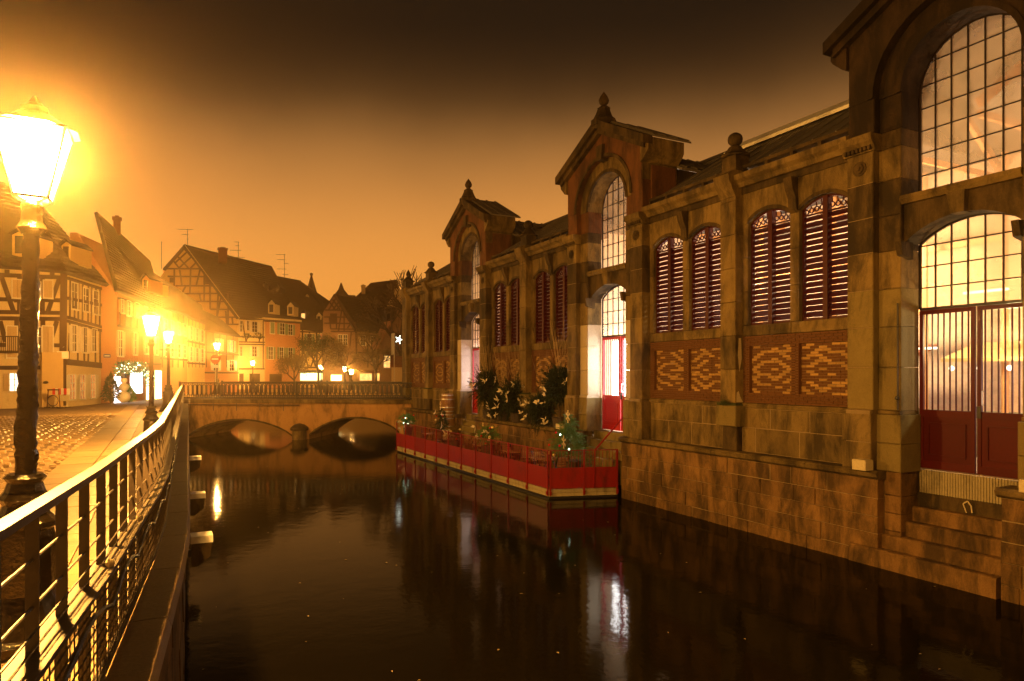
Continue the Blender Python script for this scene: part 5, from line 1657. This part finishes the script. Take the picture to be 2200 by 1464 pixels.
# --- H6: big gable house
W = gw(338, 75, 512.5, 75); h = house('big yellow house with a tall half-timbered gable and steep brown roof beyond the bridge', W.A)
Wf = gw(512.5, 75, 568, 79.5)
body(W, h, [('z', 338, 2.0), ('z', 512, 2.0), (512, 690), (482, 652), (396, 537), (352, 585), (338, 606)], 5.2, M['pl_yel'], vec=Wf.d)
zz = lambda X, Y: (340 + X / 2.928, 460 + Y / 2.928)
def seg(X0, Y0, X1, Y1): return (*zz(X0, Y0), *zz(X1, Y1))
beams(W, h, [seg(40, 345, 292, 345), seg(60, 393, 330, 395), seg(110, 452, 390, 453), seg(150, 502, 432, 500), seg(190, 550, 460, 552), seg(330, 600, 480, 602), seg(355, 650, 500, 650), seg(400, 695, 505, 695),
             seg(102, 345, 102, 452), seg(135, 352, 150, 450), seg(205, 345, 200, 500), seg(265, 345, 240, 450), seg(290, 345, 290, 550), seg(325, 395, 328, 600), seg(380, 452, 370, 650), seg(400, 500, 372, 640), seg(440, 500, 440, 690), seg(175, 452, 150, 500), seg(260, 500, 270, 550), seg(358, 452, 395, 500),
             seg(125, 270, 190, 340), seg(160, 215, 235, 300), seg(100, 300, 135, 345), seg(215, 265, 130, 342), seg(190, 232, 105, 310), seg(245, 300, 200, 345), seg(425, 610, 432, 690), seg(465, 650, 470, 695)], .17, .05)
for (a, b_, c_, d_) in (seg(287, 390, 330, 443), seg(72, 400, 98, 432)):
    p0, p1, p2, p3 = W.px(a, d_, .03), W.px(c_, d_, .03), W.px(c_, b_, .03), W.px(a, b_, .03)
    MB().prism([p0, p1, p2, p3], -W.n * .05).build('loft_hatch', M['timber'], h)
body(Wf, h, [('z', 512, 2.0), ('z', 568, 2.0), (568, 685), (512, 680)], 3, M['pl_cream'])
for (x0, y0, x1, y1) in ((515, 690, 520, 713), (530, 690, 536, 710), (541, 692, 552, 714), (515, 745, 520, 765), (541, 745, 551, 766)): window(Wf, h, x0, y0, x1, y1, gd, None if x0 in (515,) else M['sh_wht'])
beams(Wf, h, [(513, 735, 568, 736), (513, 740, 568, 741), (513, 793, 568, 793), (565, 690, 565, 793), (528, 735, 534, 718), (556, 735, 560, 718), (520, 690, 528, 735), (513, 724, 568, 725)], .15, .05)
for x in (516, 541):
    q = Wf.px(x, 803, .03); 
for (x0, x1) in ((514, 523), (536, 558)):
    p0, p1, p2, p3 = Wf.px(x0, 820, .03), Wf.px(x1, 820, .03), Wf.px(x1, 803, .03), Wf.px(x0, 803, .03); MB().prism([p0, p1, p2, p3], -Wf.n * .06).build('garage_door', M['timber'], h)
slope(h, (pt(510, 684, 74.4), pt(566, 688, 79.3), pt(492, 549, 82.4), pt(394.5, 526, 74.6)))
MB().prism([pt(396, 525, 74.6), pt(350, 577, 74.6), pt(350, 581, 74.6), pt(396, 529, 74.6)], Wf.d * 9).build('roof', M['roof'], h)
MB().bar(pt(396, 529, 74.7), pt(513, 685, 74.7), .12, .25).build('verge_board', M['pl_cream'], h)
chimney(h, 470, 487, 532, 565, 78)
# flowers on the balcony
b = MB(); needles(b, Wf.px(524, 722, .3), .5, 160, .5, .15, False, .05); needles(b, Wf.px(550, 722, .3), .55, 160, .6, .15, False, .05); b.build('balcony_flowers', M['moss'], h)
# --- H7 salmon plaster house
W7 = gw(568.3, 79.6, 645, 85); h = house('salmon plastered house with green shutters and two small dormers beyond the bridge', W7.A, 'town_house')
body(W7, h, [('z', 568, 2.0), ('z', 645, 2.0), (645, 692), (568, 684)], 8, M['pl_salm'])
for (x0, y0, x1, y1) in ((580, 693, 589, 717), (601, 695, 611, 719), (619, 698, 628, 720), (577, 746, 586, 772), (600, 747, 608, 772), (619, 748, 628, 772)): window(W7, h, x0, y0, x1, y1, gd, M['sh_grn'] if x0 != 580 else M['sh_grn'], x0 == 580)
p0, p1, p2, p3 = W7.px(579, 820, .03), W7.px(605, 820, .03), W7.px(605, 804, .03), W7.px(579, 804, .03); MB().prism([p0, p1, p2, p3], -W7.n * .06).build('garage_door', M['timber'], h)
slope(h, (pt(566, 689, 79.2), pt(648, 694, 84.7), pt(583, 572, 91), pt(490, 549, 82.5)))
MB().prism([pt(566, 682, 79.2), pt(648, 688, 84.7), pt(648, 692, 84.7), pt(566, 686, 79.2)], -W7.n * .3).build('eaves_board', M['pl_cream'], h)
dormer(h, 576, 645, 590, 674, 80.6, gd, m=M['pl_cream']); dormer(h, 617, 650, 631, 678, 82.8, gd, m=M['pl_cream'])
dormer(h, 566, 611, 577, 627, 84.5, gd, m=M['roof'], rise=3); dormer(h, 592, 616, 602, 630, 86, gd, m=M['roof'], rise=3)
# --- H8 middle house with cafe
W8 = gw(641, 86, 737, 87); h8 = house('dark roofed half-timbered house over the green-lit cafe front', W8.A)
body(W8, h8, [('z', 641, 2.0), ('z', 737, 2.0), (737, 712), (641, 704)], 9, M['pl_yel'])
beams(W8, h8, [(642, 713, 737, 716), (642, 790, 737, 790), (642, 752, 737, 753), (650, 705, 650, 790), (665, 713, 664, 752), (680, 713, 682, 790), (700, 713, 698, 752), (716, 713, 718, 790), (730, 713, 730, 752), (652, 755, 662, 788), (664, 755, 652, 788), (668, 757, 678, 788), (680, 757, 668, 788)], .18, .05)
for (x0, y0, x1, y1) in ((660, 718, 670, 740), (688, 718, 697, 740), (706, 722, 713, 738)): window(W8, h8, x0, y0, x1, y1, M['win_orange'] if x0 == 688 else gd, M['sh_grn'])
slope(h8, (pt(637, 706, 85.6), pt(740, 717, 86.6), pt(712, 650, 93), pt(645, 604, 93)))
slope(h8, (pt(637, 706, 85.6), pt(640, 706, 86), pt(646, 603, 93), pt(588, 592, 92)), tiles=False)
MB().prism([pt(588, 592, 93), pt(645, 603, 93), pt(690, 650, 93), pt(705, 700, 93), pt(640, 700, 93)], -W8.n * 3).build('upper_roof', M['roof'], h8)
dormer(h8, 645, 668, 658, 690, 87.4, M['win_warm'], m=M['roof'], rise=4)
dormer(h8, 655, 632, 664, 650, 91, gd, m=M['pl_cream'], rise=6); dormer(h8, 680, 672, 690, 694, 88, gd, m=M['pl_cream'], rise=6)
a0 = [W8.px(x, y, .06) for x, y in ((642, 818), (708, 818), (708, 800), (642, 800))]
MB().prism(a0, -W8.n * .1).build('cafe_window', M['shop_green'], h8)
a0 = [W8.px(642, 796, .1), W8.px(708, 796, .1), W8.px(708, 800, 1.3), W8.px(642, 800, 1.3)]
MB().prism(a0, (0, 0, -.12)).build('awning', M['awning'], h8)
# --- H9 gable house
W9 = gw(694, 82, 766, 83); h9 = house('dark half-timbered gable house with a lattice gable right of the cafe', W9.A)
Wr = gw(766, 83, 838, 88)
body(W9, h9, [('z', 694, 2.0), ('z', 766, 2.0), (766, 707), (718, 634), (694, 670)], 8, M['pl_dark'])
body(Wr, h9, [('z', 766, 2.0), ('z', 838, 2.0), (838, 716), (766, 708)], 6, M['pl_dark'])
zz2 = lambda X, Y: (600 + X / 4.88, 560 + Y / 4.88)
def sg(X0, Y0, X1, Y1): return (*zz2(X0, Y0), *zz2(X1, Y1))
beams(W9, h9, [sg(480, 520, 650, 522), sg(470, 593, 715, 595), sg(470, 658, 760, 662), sg(540, 718, 800, 722), sg(540, 745, 800, 745), sg(680, 540, 680, 745), sg(655, 520, 620, 740), sg(525, 595, 540, 720), sg(600, 595, 600, 720), sg(560, 410, 640, 520), sg(590, 400, 520, 515), sg(600, 400, 650, 470), sg(620, 440, 560, 520), sg(530, 440, 590, 520), sg(640, 470, 600, 520), sg(755, 745, 740, 900), sg(810, 745, 808, 1000), sg(800, 720, 810, 1000), sg(740, 672, 715, 710)], .17, .05)
beams(Wr, h9, [(768, 718, 838, 724), (790, 716, 790, 790), (812, 720, 812, 790), (768, 758, 838, 760)], .16, .05)
p0, p1, p2, p3 = W9.px(709, 694, .03), W9.px(724, 694, .03), W9.px(724, 674, .03), W9.px(709, 674, .03); MB().prism([p0, p1, p2, p3], -W9.n * .05).build('loft_hatch', M['timber'], h9)
for (x0, y0, x1, y1) in ((727, 720, 735, 742), (738, 720, 746, 742)): window(W9, h9, x0, y0, x1, y1, gd)
for (x0, y0, x1, y1) in ((775, 722, 784, 742), (797, 724, 806, 742), (820, 726, 828, 742)): window(Wr, h9, x0, y0, x1, y1, gd, M['sh_tan'])
slope(h9, (pt(763, 711, 82.2), pt(840, 718, 87.6), pt(850, 662, 94), pt(718, 632, 82.5)))
for x in (770, 785, 800, 815): dormer(h9, x, 683, x + 9, 700, 85 + (x - 770) * .05, gd, m=M['roof'], rise=2)
MB().prism([pt(718, 631, 81.8), pt(693, 669, 81.8), pt(693, 673, 81.8), pt(718, 635, 81.8)], -W9.n * 5).build('roof', M['roof'], h9)
MB().bar(pt(718, 633, 81.8), pt(767, 708, 82.6), .1, .3).build('verge_board', M['timber'], h9)
# ground floor of the square: lit fronts behind the balustrade
for (x0, x1, y0, y1, m) in ((712, 734, 806, 818, 'shop_yel'), (770, 795, 803, 818, 'win_warm'), (806, 826, 803, 818, 'win_warm')):
    a0 = [W9.px(x, y, .3) for x, y in ((x0, y1), (x1, y1), (x1, y0), (x0, y0))] if x0 < 760 else [Wr.px(x, y, .3) for x, y in ((x0, y1), (x1, y1), (x1, y0), (x0, y0))]
    MB().prism(a0, (0, .2, 0)).build('shop_window', M[m], h9)
a0 = [Wr.px(766, 793, .1), Wr.px(836, 795, .1), Wr.px(836, 800, 1.4), Wr.px(766, 800, 1.4)]
MB().prism(a0, (0, 0, -.12)).build('awning', M['awning_r'], h9)
# --- H10 farther roof
W10 = gw(762, 104, 828, 104); h = house('farther house whose dark roof and pale gable rise behind the gable house', W10.A, 'town_house')
body(W10, h, [('z', 762, 2), ('z', 862, 2), (862, 662), (762, 660)], 6, M['pl_dark'])
slope(h, (pt(760, 642, 103.5), pt(829, 662, 103), pt(853, 601, 106), pt(797, 608, 106)))
MB().prism([pt(829, 660, 103.5), pt(866, 652, 105), pt(866, 720, 105), pt(829, 720, 103.5)], (0, .4, 0)).prism([pt(829, 662, 103.5), pt(866, 655, 105), pt(854, 602, 106)], (0, .3, 0)).build('gable_wall', M['pl_cream'], h)
chimney(h, 777, 784, 612, 632, 104, M['pl_cream'])
# spires
o = thing('church_spire', 'slender dark pointed church spire between the roofs', 'spire', gp(669, 125, STREET))
c = o.location
MB().lathe(c.x, c.y, [(2.0, STREET), (1.9, pt(0, 660, 125).z), (1.6, pt(0, 650, 125).z), (.75, pt(0, 618, 125).z), (.12, pt(0, 592, 125).z)], 8, .3).build('spire', M['roof'], o)
MB().ball((c.x, c.y, pt(0, 590, 125).z), .3, 8, 5).build('finial', M['roof'], o)
o = thing('roof_turret', 'small pointed turret behind the lattice gable', 'turret', gp(733, 120, STREET))
c = o.location
MB().lathe(c.x, c.y, [(1.5, STREET), (1.5, pt(0, 640, 120).z), (1.25, pt(0, 634, 120).z), (.5, pt(0, 622, 120).z), (.1, pt(0, 608, 120).z)], 8, .3).build('turret', M['roof'], o)
MB().box(c.x + .3, c.x + 2.4, c.y - .5, c.y + .5, STREET, pt(0, 634, 120).z).build('chimney', M['roof'], o)
# --- right: low house with a yellow wall
W11 = gw(838, 56, 876, 56); h = house('low house with a yellow side wall and orange tiles at the far corner of the market hall', W11.A, 'town_house')
h['label'] = 'low building with a yellow wall at the far corner of the market hall'
body(W11, h, [('z', 841, 1.6), ('z', 876, 1.6), (876, 783), (841, 783)], 5, M['pl_yel'])
slope(h, (pt(838, 785, 55.5), pt(880, 785, 55.5), pt(880, 766, 58), pt(842, 766, 58)), m=M['roof_o'])
W12 = gw(812, 66, 846, 66); h = house('small gabled house with a lit window half hidden by the bare tree', W12.A, 'town_house')
body(W12, h, [('z', 815, 2), ('z', 872, 2), (872, 660), (858, 662), (843, 690), (816, 744)], 4, M['pl_dark'])
window(W12, h, 825, 765, 838, 790, M['win_warm'])
MB().prism([pt(843, 688, 65.6), pt(813, 745, 65.6), pt(813, 749, 65.6), pt(843, 693, 65.6)], (0, 3, 0)).build('roof', M['roof_o'], h)
# banner post, star light
o = thing('banner_post', 'slim post with a narrow pale banner near the far corner of the market hall', 'banner', gp(847, 52, STREET))
MB().tube(gp(847, 52, 1.7), pt(847, 716, 52), .04, n=6).build('post', M['cream'], o)
MB().prism([pt(841, 717, 52), pt(847, 716, 52), pt(847, 762, 52), pt(841, 763, 52)], (0, .04, 0)).build('banner', M['cream'], o)
o = thing('christmas_star', 'shining white Christmas star hanging in front of the bare branches', 'Christmas light', pt(857, 730, 50))
b = MB(); c = o.location
for k in range(10):
    a = math.pi * 2 * k / 10; l = .16 if k % 2 else .32
    b.tube(c, c + Vector((math.cos(a) * l * .9, 0, math.sin(a) * l)), .035, .015, 4)
b.build('star_rays', M['star'], o)
MB().tube(c, c + Vector((0, 0, 3.2)), .01, n=4).build('wire', M['iron'], o)
antenna(403, 492, 528, 75, 'short antenna on the tip of the big half-timbered gable', ((1, 20, 12), (12, 12, 2), (22, 2, 2)))
antenna(512, 520, 556, 80, 'middle antenna behind the roof ridge with a chimney', ((0, 8, 1), (8, 6, 2), (18, 18, 6), (33, 4, 14)))
antenna(611, 546, 597, 88, 'tallest antenna with four cross arms over the salmon house', ((1, 18, 2), (12, 15, 2), (20, 2, 9), (32, 16, 4), (44, 4, 8)))
antenna(347, 520, 578, 72, 'thin plain antenna mast left of the big gable', ((0, 1, 1),))

# no-entry sign
g0 = gp(463, 43, STREET); o = thing('no_entry_sign', 'round red no-entry sign with a white bar and a small white plate under it', 'road sign', g0)
d = 43
MB().tube(g0, pt(463, 765, d), .035, n=6).build('post', M['cream'], o)
W = gw(450, d, 476, d)
a0, z0 = W.hit(463, 772)
b = MB().prism([W.P(a0 + .30 * math.cos(math.pi * k / 10), z0 + .30 * math.sin(math.pi * k / 10), .06) for k in range(20)], -W.n * .03); b.build('disc', M['signred'], o)
MB().prism([W.P(a0 - .2, z0 - .05, .075), W.P(a0 + .2, z0 - .05, .075), W.P(a0 + .2, z0 + .05, .075), W.P(a0 - .2, z0 + .05, .075)], -W.n * .012).build('bar', M['white'], o)
MB().prism([W.P(a0 - .26, z0 - .55, .06), W.P(a0 + .26, z0 - .55, .06), W.P(a0 + .26, z0 - .36, .06), W.P(a0 - .26, z0 - .36, .06)], -W.n * .03).build('lower_plate', M['white'], o)
# barriers by the corner house
for (x, d, y0, y1, lab, hasred) in ((115, 33.2, 838, 870, 'folded metal stand with a round hoop by the porch, left of the striped barrier', False), (132, 33.6, 835, 872, 'red and white striped barrier board on legs against the corner house', True)):
    g0 = gp(x, d, STREET); o = thing('barrier', lab, 'barrier', g0)
    W = gw(x - 14, d, x + 14, d); a0, zt = W.hit(x, y0); zt = min(zt, STREET + .95)
    for s in (-.32, .32):
        MB().bar(W.P(a0 + s, STREET + .01), W.P(a0 + s * .8, zt), .03, .03).build('leg', M['cream'] if hasred else M['gate_red'], o)
        MB().bar(W.P(a0 + s, STREET + .02, .2), W.P(a0 + s, STREET + .02, -.2), .03, .03).build('foot', M['iron'], o)
    if hasred:
        for k in range(6):
            MB().prism([W.P(a0 - .42 + k * .14, zt - .3, .04), W.P(a0 - .42 + k * .14 + .139, zt - .3, .04), W.P(a0 - .42 + k * .14 + .139, zt, .04), W.P(a0 - .42 + k * .14, zt, .04)], -W.n * .03).build('board_stripe', M['signred'] if k % 2 == 0 else M['white'], o)
        MB().prism([W.P(a0 - .1, zt - .62, .04), W.P(a0 + .42, zt - .62, .04), W.P(a0 + .42, zt - .34, .04), W.P(a0 - .1, zt - .34, .04)], -W.n * .03).build('lower_board', M['cream'], o)
    else:
        b = MB()
        for k in range(12):
            t0, t1 = 2 * math.pi * k / 12, 2 * math.pi * (k + 1) / 12
            b.tube(W.P(a0 + .26 * math.cos(t0), STREET + .35 + .26 * math.sin(t0), .05), W.P(a0 + .26 * math.cos(t1), STREET + .35 + .26 * math.sin(t1), .05), .018, n=4)
        b.build('hoop', M['iron'], o)
        MB().bar(W.P(a0 - .3, zt), W.P(a0 + .3, zt), .03, .06).build('cross_bar', M['gate_red'], o)

# ---- trees
def tree(x, d, ybase, ytop, spread, leaves, lab, seed, z0=STREET, leafm='leaf', trunk_h=.3, lsz=.12):
    r = random.Random(seed)
    g0 = gp(x, d, z0); H = pt(x, ytop, d).z - z0
    o = thing('bare_tree', lab, 'tree', g0, 'nearly bare trees around the square')
    tb, cb, lf = MB(), MB(), MB()
    def grow(p, dr, L, rad, depth):
        q = p + dr * L
        (tb if depth == 0 else cb).tube(p, q, rad, rad * .75, 5 if depth < 2 else 3, caps=False)
        if depth >= 5:
            for _ in range(leaves):
                c = q + Vector((r.gauss(0, .25), r.gauss(0, .25), r.gauss(0, .25)))
                a, b_ = Vector((r.uniform(-1, 1), r.uniform(-1, 1), r.uniform(-1, 1))) * lsz, Vector((r.uniform(-1, 1), r.uniform(-1, 1), r.uniform(-1, 1))) * lsz
                lf.poly([c, c + a, c + b_])
            return
        for _ in range(3):
            nd = (dr + Vector((r.gauss(0, spread), r.gauss(0, spread), r.gauss(.12, .25)))).normalized()
            grow(q, nd, L * r.uniform(.62, .86), rad * .66, depth + 1)
    grow(Vector(g0), Vector((0, 0, 1)), H * trunk_h, H * .02 + .04, 0)
    tb.build('trunk', M['bark'], o); cb.build('branches', M['bark'], o)
    if leaves: lf.build('crown', M[leafm], o)
tree(684, 70, 818, 716, .55, 22, 'leafy brown tree in front of the cafe house', 3, leafm='moss')
tree(632, 68, 818, 750, .5, 16, 'small leafy tree left of the green-lit cafe', 4, trunk_h=.26)
tree(752, 68, 818, 735, .55, 12, 'nearly bare tree behind the close pair of lamps', 5)
tree(808, 66, 818, 722, .5, 11, 'wide bare tree with visible limbs in front of the gable house', 8)
tree(866, 60, 818, 596, .5, 2, 'tall bare tree rising beside the far corner of the market hall', 11, trunk_h=.28)
tree(925, 62, 818, 535, .45, 0, 'tall bare tree whose twigs show above the far end of the market hall', 12, trunk_h=.28)

# ================================================================ haze added to put halos round the lamps
def haze(density, aniso):
    b = MB().box(-88, 58, -24, 168, -2, 34)
    t = bpy.data.materials.new('halo_haze'); t.use_nodes = True
    n = t.node_tree.nodes; n.clear()
    out = n.new('ShaderNodeOutputMaterial'); v = n.new('ShaderNodeVolumePrincipled')
    v.inputs['Density'].default_value = density; v.inputs['Anisotropy'].default_value = aniso
    v.inputs['Color'].default_value = (.95, .72, .46, 1)
    t.node_tree.links.new(v.outputs[0], out.inputs['Volume'])
    o = b.build('haze', t); o['kind'] = 'stuff'
haze(.0015, .95)
